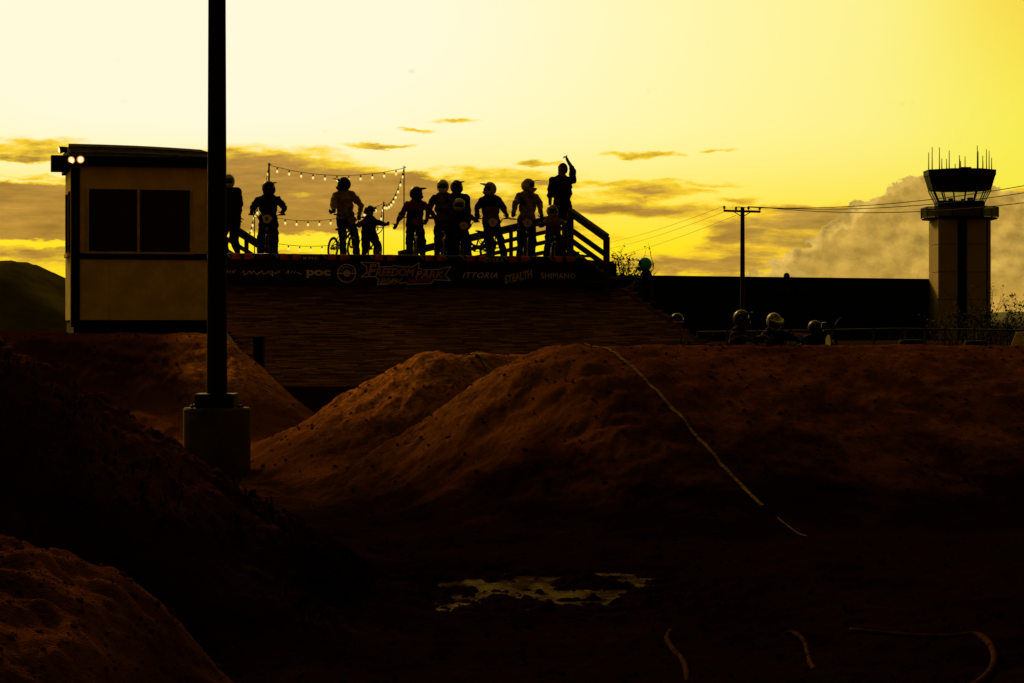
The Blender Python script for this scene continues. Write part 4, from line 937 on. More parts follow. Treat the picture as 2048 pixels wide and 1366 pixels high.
def straddle(k=1.0): w_ = random.uniform(.12, .16); return {'l': (-w_, random.uniform(-.06, .04), 0), 'r': (w_, random.uniform(-.06, .04), 0)}
BIKEG = 'bikes held by the riders on the start platform'
def rider(px, py, a, label, blabel, top, low, hel_, hcol, col, plate, num, dyaw=0, hyaw=0, hpitch=0, **kw):
    bp = deck(px, a); Hh = z_of(py, bp.y)-DECK; yw = TRK-.23+dyaw; sc = kw.pop('bscale', 1.0)
    h = kw.pop('hands', None)
    if h is None:
        h = {}
        for e, k in ((-1, 'l'), (1, 'r')): g_ = grip(e); g_['p'] = tuple(v*sc for v in g_['p']); h[k] = g_
    p = person(label, bp, yw, Hh, top, low, hel_, hcol, head_yaw=hyaw, head_pitch=hpitch, hands=h, feet=kw.pop('feet', None) or straddle(), pelvis=kw.pop('pelvis', None), **kw)
    if blabel: bike(blabel, bp, yw, col, plate, num, BIKEG, scale=sc)
    return p
# riders, in the order they stand along the gate
rider(463, 348, -1.1, 'rider in pale helmet and dark jacket standing half behind the light pole', None, C_NAVY, C_BLK, 'full', H_GREY, None, None, '', dyaw=-.5, hyaw=-.35, visor=False, hands={'l': (-.26, .12, .78), 'r': (.26, .10, .78)}, feet={'l': (-.13, 0, 0), 'r': (.13, .02, 0)}, bulk=1.08)
rider(535, 362, -.95, 'rider in maroon helmet and dark navy jersey gripping his handlebar under the festoon pole', 'dark bike with round white number 1 plate under the maroon helmet rider', C_NAVY, C_BLK, 'full', H_MAR, (.012, .012, .014), (.5, .45, .32), '1', hyaw=-.55, bulk=1.05, visor=True)
# rider with the bike angled beside him
bp = deck(694, -1.0); bq = T(-.95, b_of(680, -.95), DECK); gw = bq+Matrix.Rotation(TRK+.2, 3, 'Z') @ Vector((.31, .375, .91)); gl_ = tuple(Matrix.Rotation(-TRK, 3, 'Z') @ (gw-bp))
person('tall rider in black helmet with visor and tan patterned jersey looking left', bp, TRK, z_of(354, bp.y)-DECK, C_PAT, C_JEAN, 'full', H_BLK, head_yaw=1.15, hands={'r': {'p': gl_, 'dir': (.7, .6, -.3), 'side': (.3, .8, .3), 'bend': (.6, -.7, 0)}, 'l': {'p': (-.24, .06, .90), 'dir': (.5, .6, -.5), 'bend': (-1, -.4, 0)}}, feet={'l': (-.20, .02, 0), 'r': (.07, .0, 0)}, yoke=C_TAN, sleeves='x')
bike('pale framed bike with a patterned plate leaning beside the tan jersey rider', bq, TRK+.2, (.10, .085, .05), (.15, .12, .07), '', BIKEG, tilt=-.06)
rider(741, 411, -.85, 'small child rider in dark helmet bent over low handlebars beside the thin pole', 'small black bike with tall handlebar under the child rider', C_BLK, C_MAROON, 'open', H_BLK, (.012, .012, .013), None, '', dyaw=.33, hyaw=-.2, lean=.16, bscale=.80)
p5 = rider(832, 373, -1.0, 'rider in dark red jersey standing with both arms spread low', 'bike with red and pale plate under the dark red jersey rider', C_BLK, C_BLK, 'full', H_BLK, (.012, .012, .014), (.18, .045, .022), '', hyaw=-.75, visor=True, yoke=C_RED, hands={'r': {'p': (.40, .10, .74), 'dir': (.5, .1, -.85), 'bend': (.6, -.6, 0), 'curl': .4}, 'l': {'p': (-.44, .08, .80), 'dir': (-.9, .05, -.15), 'bend': (-.5, -.6, -.2), 'curl': .5}})
rider(886, 359, -1.35, 'rider in white helmet and camouflage jersey reaching out to his neighbour', 'bike with red and silver plate under the camouflage jersey rider', C_CAMO, C_BLK, 'full', H_WHT, (.06, .055, .05), (.14, .035, .02), '', hyaw=.12, visor=False, hands={'r': {'p': (.34, .14, .86), 'dir': (.5, 0, -.8), 'bend': (.5, -.7, 0)}, 'l': grip(-1)})
rider(913, 360, -2.2, 'rider in patterned helmet standing close behind the white helmet rider', None, C_NAVY, C_BLK, 'full', H_PAT, None, None, '', hyaw=-.5, visor=True, hands={'l': (-.28, .02, .70), 'r': (.26, .05, .72)}, bulk=1.1)
rider(925, 397, -.85, 'short rider in pearl helmet crouching in front of two taller riders', 'black bike with white number 4 plate under the crouching short rider', C_BLK, C_BLK, 'full', H_PEARL, (.012, .012, .012), (.65, .45, .3), '4', visor=False, lean=.12, hyaw=.1, bscale=.9)
bike('black bike parked crosswise between the short rider and the grey helmet rider', T(-1.35, b_of(952, -1.35), DECK), TRK-.95, (.012, .012, .012), None, '', BIKEG)
rider(982, 364, -1.0, 'rider in pale helmet with visor and two-tone ochre jersey, arms akimbo on his bars', 'bike with white oval number 2 plate under the ochre jersey rider', C_OCHRE, C_BLK, 'full', H_PEARL, (.012, .012, .013), (.7, .62, .45), '2', hyaw=.85, yoke=C_NAVY, elbow_out=1.3, feet={'l': (-.28, -.02, 0), 'r': (.02, -.02, 0)})
rider(1051, 357, -1.1, 'rider in peaked helmet and pale sleeved jersey looking right with elbows out', 'bike with pale number 2 plate under the pale sleeved rider', C_PAT, C_JEAN, 'full', H_PEARL, (.012, .012, .013), (.6, .5, .35), '2', hyaw=-1.15, elbow_out=1.3, yoke=C_PAT)
rider(1106, 410, -.7, 'small rider in red vest and pale sleeves below the man with a raised thumb', 'small dark bike under the red vest rider', C_RED, C_MAROON, 'full', H_PEARL, (.014, .012, .012), None, '', hyaw=-.35, yoke=C_TAN, bscale=.85)
# the starter
bp = deck(1124, -2.0); st = thing('step_box', 'dark timber step box under the starter at the platform corner', 'box', bp)
mb = MB(); mb.box((bp.x, bp.y, bp.z+.11), (.7, .5, .22)); mb.build('box', M_WOOD, st); mb = MB(); mb.box((bp.x, bp.y, bp.z+.235), (.74, .54, .03)); mb.build('lid', M_WOOD, st)
zt = z_of(326, bp.y); STEP = .25
person('man in loose dark shirt raising one arm with his thumb up at the platform corner', bp+UP*STEP, TRK-.35, zt-DECK-STEP, C_BLK, C_BLK, None, head_yaw=.75, head_pitch=.12, sleeves='short', bare_hands=True, group='people on the start platform', bulk=1.06,
       hands={'l': {'p': (-.12, .06, 1.96), 'bend': (-.3, -.9, .0), 'dir': (.35, .1, .9), 'side': (-.2, .9, 0), 'curl': 1.25, 'cs': -1, 'thumb': (-.05, .0, 1)}, 'r': (.27, .06, .80)}, feet={'l': (-.13, 0, 0), 'r': (.13, 0, 0)})
# rider walking up beside the ramp, seen side on
zp = 1.33; person('rider in bright green helmet seen side on beside the ramp, pale sleeve forward', (2.87, 47.0, zp), R(92), z_of(515, 47)-zp, C_BLK, C_BLK, 'full', H_GRN, visor=True, head_yaw=.1, group='riders waiting beside the track', yoke=C_NAVY, hands={'l': {'p': (-.24, .35, .78), 'dir': (0, .9, -.2)}, 'r': {'p': (.24, .35, .78), 'dir': (0, .9, -.2)}})
sl = cloth('pale_sleeve', (.20, .15, .09))
# riders queueing behind the big jump: heads and shoulders show above its crest
def gz(x, y): return float(ground_z(np.array([x]), np.array([y]))[0][0])
def queue(px, py, d, label, hcol, top, yaw, hyaw=0, low=C_BLK, helm='full', bl=None, col=(.012, .012, .012), **kw):
    x = (px-1024)/F*d; z = gz(x, d)-.01; h = z_of(py, d)-z
    h_ = {k: grip(e) for e, k in ((-1, 'l'), (1, 'r'))}
    person(label, (x, d, z), yaw, h, top, low, helm, hcol, head_yaw=hyaw, hands=h_, feet=straddle(), group='riders waiting beside the track', **kw)
    if bl: bike(bl, (x, d, z), yaw, col, kw.get('plate'), '', 'bikes waiting beside the track')
queue(1350, 626, 43.5, 'queueing rider in dark glossy helmet, the one nearest the ramp edge', hel('gloss', (.02, .018, .015)), C_BLK, TRK+.3, visor=False, bl='dark bike held by the rider nearest the ramp edge')
queue(1472, 619, 33.0, 'queueing rider in dark helmet leaning over red handlebar, left of the white helmet', hel('gloss2', (.025, .02, .015)), C_MAROON, TRK+.7, hyaw=.5, visor=True, lean=.2, bl='dark bike with red frame under the leaning queueing rider', col=(.12, .015, .01))
queue(1551, 626, 38.0, 'queueing rider in white striped helmet bowing his head', hel('striped', (.26, .22, .13), .95), C_BLK, TRK, visor=True, head_pitch=-.5, bl='dark bike held by the white striped helmet rider')
queue(1627, 641, 40.0, 'queueing rider in dark helmet with two pale marks, right of the white helmet', hel('dim', (.02, .017, .013), .5), C_BLK, TRK-.2, hyaw=-.6, visor=True, bl='dark bike held by the rider with two pale helmet marks')
x, d = (1412-1024)/F*36, 36.0
# bikes propped on the terrace beyond the jump
for px, d, yw, pit, lab, col in ((1752, 29.0, R(100), .25, 'red framed bike propped on the terrace behind the jump crest', (.28, .02, .015)), (1415, 36.5, R(70), .2, 'bike with pale saddle standing left of the leaning queueing rider', (.25, .2, .12))):
    x = (px-1024)/F*d; bike(lab, (x, d, gz(x, d)+.0), yw, col, (.3, .26, .10) if px > 1700 else None, '', 'bikes waiting beside the track', tilt=.75 if px > 1700 else .1)
# ------------------------------------------------------------------ hangar, control tower, utility pole and wires
def hangar():
    d = 232.0; p0 = P(1175, 551, d-12); p1 = P(1872, 559.5, d+22); z = 6.7
    r = thing('hangar', 'long low black hangar building with faint red lettering beside the control tower', 'building', ((p0.x+p1.x)/2, (p0.y+p1.y)/2, 0))
    ex = Vector((p1.x-p0.x, p1.y-p0.y, 0)); w = ex.length; ex.normalize(); ey = Vector((-ex.y, ex.x, 0)); M_H = mat('hangar_cladding', (.008, .008, .008), .9, .2, .3, spec=.03); o = Vector((p0.x, p0.y, 0))
    n = 30
    for i in range(n):
        u0, u1 = w*i/n, w*(i+1)/n-.05; mb = MB(); za, zb = p0.z+(p1.z-p0.z)*(i+.5)/n, 0
        mb.add([o+ex*u0+UP*-.2, o+ex*u1+UP*-.2, o+ex*u1+UP*(za), o+ex*u0+UP*(za), o+ex*u0+ey*.15+UP*-.2, o+ex*u1+ey*.15+UP*-.2, o+ex*u1+ey*.15+UP*za, o+ex*u0+ey*.15+UP*za], [(0, 1, 2, 3), (7, 6, 5, 4), (0, 4, 5, 1), (1, 5, 6, 2), (2, 6, 7, 3), (3, 7, 4, 0)]); mb.build('cladding_panel', M_H, r)
    mb = MB(); A = [o+ey*.2, o+ex*w+ey*.2, o+ex*w+ey*18, o+ey*18]; hz = [p0.z-.05, p1.z-.05]; mb.add([a-UP*.2 for a in A]+[A[0]+UP*hz[0], A[1]+UP*hz[1], A[2]+UP*hz[1], A[3]+UP*hz[0]], [(0, 1, 2, 3), (4, 5, 6, 7), (0, 1, 5, 4), (1, 2, 6, 5), (2, 3, 7, 6), (3, 0, 4, 7)]); mb.build('hall', M_H, r)
    mb = MB(); mb.beam(o+UP*(p0.z+.02)+ey*.1, o+ex*w+UP*(p1.z+.02)+ey*.1, .5, .14); mb.build('roof_edge', M_H, r)
    q = P(1578, 552, d+5); mb = MB(); mb.box((q.x, q.y+2, q.z-.1), (.6, .6, .5)); mb.lathe([(.25, .1), (.3, .3), (.05, .4)], (q.x, q.y+2, q.z), 10); mb.build('roof_vent', M_H, r)
    M_T = mat('hangar_letters', (.05, .008, .008), .9, .2, 3)
    for body, x0, x1 in (('SUP', 1556, 1590), ('AIR', 1604, 1634)):
        u0 = (P(x0, 0, d+4).x-p0.x)/ex.x; u1 = (P(x1, 0, d+4).x-p0.x)/ex.x; zt, zb = z_of(570, d+4), z_of(584, d+4)
        place_text('lettering', body, M_T, r, o+ex*u0+UP*zb-ey*.03, ex, UP, u1-u0, zt-zb)
hangar()
def tower():
    d = 250.0; k = d/F; cx, cy = (1919-1024)*k, d; zz = lambda py: z_of(py, d); X = lambda px: (px-1024)*k
    r = thing('control_tower', 'airport control tower with flared dark cab, balcony and many rooftop antennas', 'tower', (cx, cy, 0)); M_S = mat('tower_concrete', (.42, .31, .12), .9, .12, .3, .2, 3); M_D = mat('tower_dark', (.012, .011, .010), .6, .2, 1, spec=.1)
    zs = [-.2, zz(600), zz(545), zz(490), zz(440)]
    for i in range(4):
        for (a, b) in ((1867, 1905), (1925, 1962)):
            mb = MB(); mb.box(((X(a)+X(b))/2, cy, (zs[i]+zs[i+1])/2), (X(b)-X(a), 5.6, zs[i+1]-zs[i]-.06)); mb.build('concrete_panel', M_S, r)
    mb = MB(); mb.box((X(1915), cy+.3, zs[4]/2), (X(1926)-X(1904), 5.0, zs[4]+.3)); mb.build('stair_strip', M_D, r)
    mb = MB(); mb.box((X(1964), cy+.2, zs[4]/2), (X(1966)-X(1962), 5.0, zs[4])); mb.build('corner_recess', M_D, r)
    mb = MB(); mb.box((X(1969), cy+.1, zs[4]/2), (X(1972)-X(1966), 5.2, zs[4])); mb.build('concrete_panel', M_S, r)
    def ring(rad, z, n=8, rot=R(22.5)): return [Vector((cx+rad/math.cos(R(22.5))*math.cos(2*math.pi*i/n+rot), cy+rad/math.cos(R(22.5))*math.sin(2*math.pi*i/n+rot), z)) for i in range(n)]
    def frust(name, r0, z0, r1, z1, m, cap=True):
        a, b = ring(r0, z0), ring(r1, z1); n = 8; mb = MB(); mb.add(a+b, [(i, (i+1) % n, (i+1) % n+n, i+n) for i in range(n)]+([tuple(range(n-1, -1, -1)), tuple(range(n, 2*n))] if cap else [])); return mb.build(name, m, r)
    w = lambda px: (px-1919)*k
    frust('collar', w(1963), zz(440), w(1966), zz(425), M_D); frust('cab_wall', w(1964), zz(425), w(1966.5), zz(404), M_D)
    frust('cab_header', w(1977), zz(381), w(1985), zz(352), M_D); frust('roof_parapet', w(1986), zz(352), w(1986.5), zz(341), M_D)
    r0, r1 = w(1966), w(1977); a, b = ring(r0, zz(404)), ring(r1, zz(381))
    M_G = bpy.data.materials.new('tower_glass'); M_G.use_nodes = True; nt = M_G.node_tree; nt.nodes.remove(nt.nodes['Principled BSDF']); tr = nt.nodes.new('ShaderNodeBsdfTransparent'); tr.inputs[0].default_value = (.95, .985, .94, 1); gl = nt.nodes.new('ShaderNodeBsdfGlossy'); gl.inputs['Roughness'].default_value = .05; gl.inputs[0].default_value = (.5, .5, .5, 1); mx = nt.nodes.new('ShaderNodeMixShader'); mx.inputs[0].default_value = .08
    nt.links.new(tr.outputs[0], mx.inputs[1]); nt.links.new(gl.outputs[0], mx.inputs[2]); nt.links.new(mx.outputs[0], nt.nodes['Material Output'].inputs[0])
    M_G2 = M_G.copy(); M_G2.name = 'balcony_glass'; [setattr(n_.inputs[0], 'default_value', (.36, .36, .22, 1)) for n_ in M_G2.node_tree.nodes if n_.type == 'BSDF_TRANSPARENT']
    for i in range(8):
        j = (i+1) % 8; n = 2
        for q in range(n):
            p = [a[i].lerp(a[j], q/n), a[i].lerp(a[j], (q+1)/n), b[i].lerp(b[j], (q+1)/n), b[i].lerp(b[j], q/n)]; c = Vector((cx, cy, p[0].z)); mb = MB(); inn = [v+(Vector((cx, cy, v.z))-v)*.008 for v in p]
            mb.add(p+inn, [(0, 1, 2, 3), (7, 6, 5, 4), (0, 4, 5, 1), (1, 5, 6, 2), (2, 6, 7, 3), (3, 7, 4, 0)]); mb.build('window_pane', M_G, r)
        for q in (0, .5): mb = MB(); mb.beam(a[i].lerp(a[j], q), b[i].lerp(b[j], q), .15 if q == 0 else .09, .10); mb.build('mullion', M_D, r)
    mb = MB(); mb.box((cx, cy, zz(404)+.06), (5.0, 2.2, .12)); mb.box((cx-1, cy, zz(404)+.22), (.5, .4, .4)); mb.box((cx+1.2, cy, zz(404)+.28), (.6, .4, .45)); mb.box((cx+.4, cy, zz(404)+.18), (.4, .4, .35)); mb.build('console', M_D, r)
    frust('balcony_floor', w(1988), zz(440), w(1990), zz(436.5), M_D)
    br = ring(w(1990), 0); zt, zb = zz(416), zz(436)
    for i in range(8):
        p, q = br[i], br[(i+1) % 8]; mb = MB(); mb.beam(p+UP*zt, q+UP*zt, .12, .12); mb.build('balcony_rail', M_D, r)
        mb = MB(); mb.beam(p+UP*zb, p+UP*zt, .14, .14); mb.build('balcony_post', M_D, r); mb = MB(); mb.beam((p+q)/2+UP*((zt+zb)/2), (p*.02+q*.98)+UP*((zt+zb)/2), .03, zt-zb-.15)
        mb = MB(); mb.beam(p.lerp(q, .03)+UP*((zt+zb)/2), p.lerp(q, .97)+UP*((zt+zb)/2), .03, zt-zb-.15); mb.build('balcony_panel', M_G2, r)
    mb = MB(); mb.box((X(1930), cy, zz(339)), (1.2, 1.2, .5)); mb.box((X(1929), cy-.3, zz(336.5)), (.7, .6, .2)); mb.build('rooftop_unit', M_D, r)
    for px, pt in ((1858, 297), (1864, 302), (1869, 314), (1879, 319), (1881, 294), (1893, 303), (1898, 316), (1909, 328), (1915, 312), (1921, 317), (1926, 320), (1932, 312), (1948.5, 293), (1958.5, 302), (1963.5, 312), (1972, 319), (1979, 296), (1983, 300), (1985, 315)):
        yy = cy+random.uniform(-2, 2); mb = MB(); mb.tube([(X(px), yy, zz(345)), (X(px), yy, zz((pt+341)/2)), (X(px), yy, zz(pt))], [.07, .05, .04], 6); mb.build('antenna', mat('antenna_paint', (.20, .10, .04), .6, .3, 2), r)
tower()
def utility():
    d = 130.0; p = P(1485, 420, d); r = thing('utility_pole', 'timber utility pole with one crossarm rising behind the hangar roofline', 'utility pole', (p.x, p.y, 0))
    mb = MB(); mb.tube([(p.x, p.y, -.2), (p.x, p.y, p.z+.15)], [.17, .12], 10); mb.build('pole', M_WOOD, r)
    mb = MB(); mb.beam(P(1447, 421.5, d), P(1521, 423.5, d), .11, .13); mb.build('crossarm', M_WOOD, r)
    for a, b in ((1467, 423), (1503, 423)): mb = MB(); mb.beam(P(a, b, d), P(1485, 434, d), .04, .05); mb.build('brace', M_WOOD, r)
    tops = []
    for px, py in ((1448.5, 415), (1472, 417), (1497, 416), (1519.5, 417)):
        c = P(px, py+5, d); mb = MB(); mb.lathe([(.03, -.02), (.03, .07), (.075, .09), (.085, .14), (.05, .16), (.075, .19), (.05, .24), (.02, .25)], c, 10); mb.build('insulator', M_RUBBER, r, True); tops.append(c+UP*.24)
    n = 0
    names_r = ['thin power line running right behind the control tower, highest one', 'thin power line running right behind the control tower, second one', 'thin power line running right behind the control tower, lowest one']
    for (s, e, lab) in ((tops[1], P(2500, 262, 100), 0), (tops[2], P(2500, 285, 100), 1), (tops[3], P(2500, 318, 100), 2)):
        q = [s.lerp(e, t)-UP*(4*t*(1-t)*1.15) for t in [i/40 for i in range(41)]]; mb = MB(); mb.tube(q, .022, 5); tag(mb.build('power_line', M_RUBBER), names_r[lab], 'power line', 'power lines')
    names_l = ['thin power line sloping down left from the pole, upper one', 'thin power line sloping down left from the pole, middle one', 'thin power line sloping down left from the pole, lower one']
    for i, (s, e) in enumerate(((tops[0], P(1150, 492, 300)), (tops[0]+Vector((.1, 0, -.3)), P(1150, 505, 300)), (tops[1]-UP*.5, P(1150, 525, 300)))):
        q = [s.lerp(e, t)-UP*(4*t*(1-t)*.6) for t in [j/24 for j in range(25)]]; mb = MB(); mb.tube(q, .010, 5); tag(mb.build('power_line', M_RUBBER), names_l[i], 'power line', 'power lines')
utility()
# ------------------------------------------------------------------ fence, barrier and mesh panel behind the big jump
def fence():
    d = 50.0; r = thing('chain_link_fence', 'low chain-link fence with thin pale top rail crossing in front of the tower', 'fence', (8, 50, 0)); pts = [P(1395, 664, 52), P(1560, 662, 51), P(1790, 657.5, 50), P(1900, 659, 50), P(2080, 661, 49)]
    for a, b in zip(pts[:-1], pts[1:]): mb = MB(); mb.tube([a, b], .022, 8); mb.build('top_rail', M_STEEL, r)
    for k in range(12):
        f = k/11*(len(pts)-1); i = min(int(f), len(pts)-2); p = pts[i].lerp(pts[i+1], f-i); mb = MB(); mb.tube([(p.x, p.y, -.1), p+UP*.03], .025, 8); mb.build('post', M_STEEL, r)
    mb = MB()
    for a, b in zip(pts[:-1], pts[1:]):
        L = (b-a).length; n = int(L/.14)
        for i in range(n):
            for s in (0, 1):
                p = a.lerp(b, (i+s)/n); q = a.lerp(b, min(1, (i+1-s+4)/n) if s == 0 else max(0, (i-4)/n)); mb.tube([p, (q.x, q.y, .2)], .004, 3, cap=False)
    o = mb.build('wire_mesh', M_RUBBER, r); o['kind'] = 'stuff'
    # barrier plank catching the light
    b = thing('barrier_rail', 'pale orange barrier rail right of the white striped helmet rider', 'barrier', P(1590, 720, 44)); mb = MB(); mb.beam(P(1567, 665.5, 44), P(1616, 669.5, 44), .05, .05); mb.build('rail', mat('pale_orange', (.45, .22, .07), .6, .2, 6), b)
    for px, py in ((1570, 666), (1613, 670)): q = P(px, py, 44); mb = MB(); mb.tube([q, (q.x, q.y, .1)], .02, 6); mb.build('post', M_STEEL, b)
    # pale mesh panel at the right edge
    d = 27.0; g = thing('mesh_panel', 'slanted pale yellow wire mesh panel at the right end of the jump crest', 'mesh panel', P(2036, 710, d)); M_Y = mat('yellow_wire', (.6, .5, .15), .6, .2, 10)
    A, B_, C_, D_ = P(2018, 706, d), P(2090, 708, d), P(2090, 664, d), P(2033, 666, d)
    for p, q in ((A, D_), (D_, C_), (C_, B_), (A, B_)): mb = MB(); mb.tube([p, q], .012, 6); mb.build('frame_bar', M_Y, g)
    def inside(u, v): return A.lerp(B_, u).lerp(D_.lerp(C_, u), v)
    n = 13
    for s in (1, -1):
        for k in range(-n, 2*n):
            pa = []
            for v in (0, 1):
                u = (k+(v*7 if s > 0 else (1-v)*7))/n; pa.append(u)
            u0, u1 = pa; t0, t1 = 0, 1
            if u1 != u0:
                ta, tb = sorted(((0-u0)/(u1-u0), (1-u0)/(u1-u0))); t0, t1 = max(0, ta), min(1, tb)
            if t1-t0 < .05: continue
            mb = MB(); mb.tube([inside(u0+(u1-u0)*t0, t0)+Vector((0, .004*s, 0)), inside(u0+(u1-u0)*t1, t1)+Vector((0, .004*s, 0))], .0055, 5); mb.build('wire', M_Y, g)
fence()
# barrels glimpsed behind the crest
for px, py, d, lab in ((1822, 681, 36, 'dark drum standing behind the jump crest right of the red bike'), (1952, 683, 38, 'dark drum standing behind the crest in front of the tower')):
    c = P(px, py, d); z0 = gz(c.x, c.y)-.02; r = thing('drum', lab, 'drum', (c.x, c.y, z0), 'drums behind the jump'); h = c.z-z0
    mb = MB(); mb.lathe([(.20, 0), (.21, .03), (.21, h*.33), (.22, h*.35), (.21, h*.37), (.21, h*.66), (.22, h*.68), (.21, h*.7), (.21, h-.02), (.2, h)], (c.x, c.y, z0), 20); mb.build('shell', mat('drum_paint', (.022, .006, .005), .9, .4, 6, spec=.03), r, True)
    mb = MB(); mb.lathe([(.19, h), (.19, h+.012)], (c.x, c.y, z0), 20); mb.build('lid', M_RUBBER, r)

# ------------------------------------------------------------------ shrubs
def shrub(name, label, loc, h, spread, nb, leaves, m_leaf, seed, lsize=.06, bare=0.0):
    rnd = random.Random(seed); r = thing(name, label, 'shrub', loc); mb = MB(); lf = MB(); loc = Vector(loc); tips = []
    def grow(p, d, ln, rad, lev):
        pts = [p]; q = p
        for i in range(4):
            d = (d+Vector((rnd.gauss(0, .16), rnd.gauss(0, .16), rnd.gauss(.04, .1)))).normalized(); q = q+d*ln/4; pts.append(q)
            if lev < 2 and i > 0 and rnd.random() < .85: grow(q, (d+Vector((rnd.gauss(0, .6), rnd.gauss(0, .6), rnd.gauss(.2, .3)))).normalized(), ln*rnd.uniform(.35, .6), rad*.55, lev+1)
            if lev >= 1: tips.append(q)
        mb.tube(pts, [rad*(1-.17*i) for i in range(5)], 4, cap=False)
    for i in range(nb):
        an = rnd.uniform(0, 6.28); grow(loc+Vector((rnd.gauss(0, .08), rnd.gauss(0, .08), -.05)), Vector((math.cos(an)*spread, math.sin(an)*spread, 1)).normalized(), h*rnd.uniform(.6, 1.0), .012+.008*h/2, 0)
    mb.build('branches', mat('twig', (.03, .02, .012), .9, .3, 20), r)
    if leaves:
        for i in range(leaves):
            c = rnd.choice(tips)+Vector((rnd.gauss(0, lsize), rnd.gauss(0, lsize), rnd.gauss(0, lsize))); M = Matrix.Rotation(rnd.uniform(0, 6.28), 3, 'Z') @ Matrix.Rotation(rnd.uniform(-1, 1), 3, 'X'); s = lsize*rnd.uniform(.6, 1.3)
            lf.add([c+M @ Vector(v) for v in ((0, -s, 0), (s*.4, 0, .01), (0, s, 0), (-s*.4, 0, .01))], [(0, 1, 2, 3)])
        o = lf.build('leaves', m_leaf, r); o['kind'] = 'stuff'
M_LEAF = mat('dusty_leaf', (.035, .042, .012), .8, .5, 4)
shrub('shrub', 'leafless twiggy shrub beside the stair railing', P(1262, 600, 49), (z_of(510, 49)-z_of(600, 49))*.95, .32, 8, 70, M_LEAF, 3, .035)
shrub('shrub', 'small leafy shrub tucked against the right stair post', P(1238, 600, 47.5), z_of(535, 47.5)-z_of(600, 47.5), .3, 9, 420, M_LEAF, 5, .05)
shrub('shrub', 'wild open branched shrub at the right foot of the control tower', ((1985-1024)/F*80, 80, 0), z_of(606, 80)*.85, .45, 10, 1000, M_LEAF, 11, .07)
shrub('shrub', 'low dark shrub right of the wild branched one', ((2033-1024)/F*82, 82, 0), z_of(630, 82), .5, 10, 900, M_LEAF, 12, .08)
shrub('shrub', 'low twiggy shrub in front of the tower middle', ((1938-1024)/F*80, 80, 0), z_of(610, 80), .5, 10, 700, M_LEAF, 13, .06)
shrub('shrub', 'thin low shrub at the left foot of the control tower', ((1888-1024)/F*80, 80, 0), z_of(640, 80), .6, 8, 400, M_LEAF, 14, .06)

# ------------------------------------------------------------------ clods, weeds, hose
def clods():
    ico = bmesh.new(); bmesh.ops.create_icosphere(ico, subdivisions=1, radius=1); base = np.array([v.co[:] for v in ico.verts]); fc = np.array([[v.index for v in f.verts] for f in ico.faces]); ico.free()
    n = 24000; y = 6*np.exp(RNG.random(n)*math.log(36/6)); x = (RNG.random(n)*2-1)*(.25*y+.3); z, m = ground_z(x, y); keep = (RNG.random(n) < .25+.75*np.clip(m[1]+m[2]*.6+m[5]+m[6]+m[0]*.5, 0, 1)); keep &= ~((x-.1)**2+(y-12.4)**2 < 1.2)
    x, y, z = x[keep], y[keep], z[keep]; n = len(x); s = .004+.013*RNG.random(n)**4; s *= (.7+.03*y)
    V = base[None]*(s[:, None, None]*(.6+.8*RNG.random((n, 1, 3))))*(1+.35*(RNG.random((n, len(base), 1))-.5)); V[..., 2] *= .75
    V += np.stack([x, y, z+s*.15], 1)[:, None]; Fi = fc[None]+(np.arange(n)*len(base))[:, None, None]
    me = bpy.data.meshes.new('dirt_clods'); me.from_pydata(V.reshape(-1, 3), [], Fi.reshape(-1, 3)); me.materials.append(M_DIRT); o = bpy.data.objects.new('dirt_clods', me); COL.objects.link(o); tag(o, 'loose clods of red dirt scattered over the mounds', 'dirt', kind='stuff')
clods()
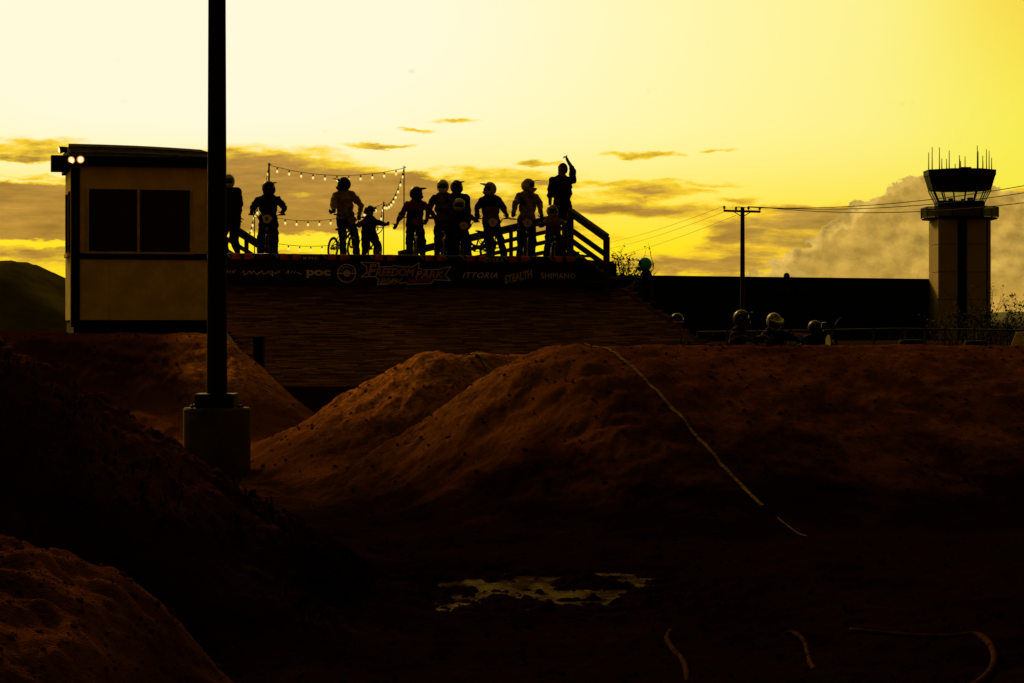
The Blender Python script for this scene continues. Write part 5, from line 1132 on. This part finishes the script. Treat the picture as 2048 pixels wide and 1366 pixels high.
def weeds():
    n = 1700; x = -4.2+RNG.random(n)*3.7; y = 9.4+RNG.random(n)*3.0; z, m = ground_z(x, y); cl = vnoise(x*2.2+9, y*2.2); keep = (m[5] > .06) & (cl > .55) & (m[5] > m[6]); x, y, z = x[keep], y[keep], z[keep]; V = []; Fc = []
    for i in range(len(x)):
        for q in range(3):
            an = random.uniform(0, 6.28); h = random.uniform(.012, .05)*(1 if random.random() < .9 else 2); w = random.uniform(.002, .007); bx, by = math.cos(an), math.sin(an); tip = random.uniform(.3, 1.2)*h; k = len(V)
            px_, py_ = x[i]+random.gauss(0, .012), y[i]+random.gauss(0, .012); V += [(px_-by*w, py_+bx*w, z[i]-.005), (px_+by*w, py_-bx*w, z[i]-.005), (px_+bx*tip*.5+by*w, py_+by*tip*.5-bx*w, z[i]+h*.8), (px_+bx*tip, py_+by*tip, z[i]+h), (px_+bx*tip*.5-by*w, py_+by*tip*.5+bx*w, z[i]+h*.8)]
            Fc += [(k, k+1, k+2, k+4), (k+4, k+2, k+3)]
    mb = MB(); mb.add(V, Fc); me = bpy.data.meshes.new('weeds'); me.from_pydata(V, [], Fc); me.materials.append(mat('weed_leaf', (.018, .013, .006), .95, .6, 8, spec=0)); o = bpy.data.objects.new('weeds', me); COL.objects.link(o); tag(o, 'low weeds growing over the dark bank in the foreground', 'weeds', kind='stuff')
weeds()
M_HOSE = mat('hose_rubber', (.035, .015, .006), .95, .5, 20, .3, 60, spec=0)
def hose(label, pts, rad):
    q = []
    ctrl = [Vector((p[0], p[1], gz(p[0], p[1])+rad*.35+p[2])) for p in pts]; n = len(ctrl)
    for i in range(n-1):
        p0, p1, p2, p3 = ctrl[max(0, i-1)], ctrl[i], ctrl[i+1], ctrl[min(n-1, i+2)]
        for k in range(8):
            t = k/8; q.append(.5*((2*p1)+(p2-p0)*t+(2*p0-5*p1+4*p2-p3)*t*t+(3*p1-p0-3*p2+p3)*t**3))
    q.append(ctrl[-1]); mb = MB(); mb.tube(q, rad, 10); tag(mb.build('hose', M_HOSE, None, True), label, 'hose', 'lengths of hose on the foreground dirt')
def g(px, py, h=0): d = CZ*F/(py-HY); return ((px-1024)/F*d, d, h)
hose('length of dark hose bent in an s shape, left of the other two', [g(1340, 1262), g(1334, 1275), g(1346, 1292), g(1366, 1312), g(1372, 1340), g(1373, 1366), g(1374, 1420)], .013)
hose('short curved length of dark hose between the s bend and the big loop', [g(1575, 1270), g(1590, 1272), g(1608, 1282), g(1616, 1300), g(1620, 1325), g(1630, 1345)], .012)
hose('long dark hose looping back on itself in a wide u', [g(1700, 1262), g(1820, 1271), g(1900, 1272), g(1950, 1270), g(1975, 1283), g(1988, 1310), g(1982, 1340), g(1950, 1362), g(1900, 1385)], .016)
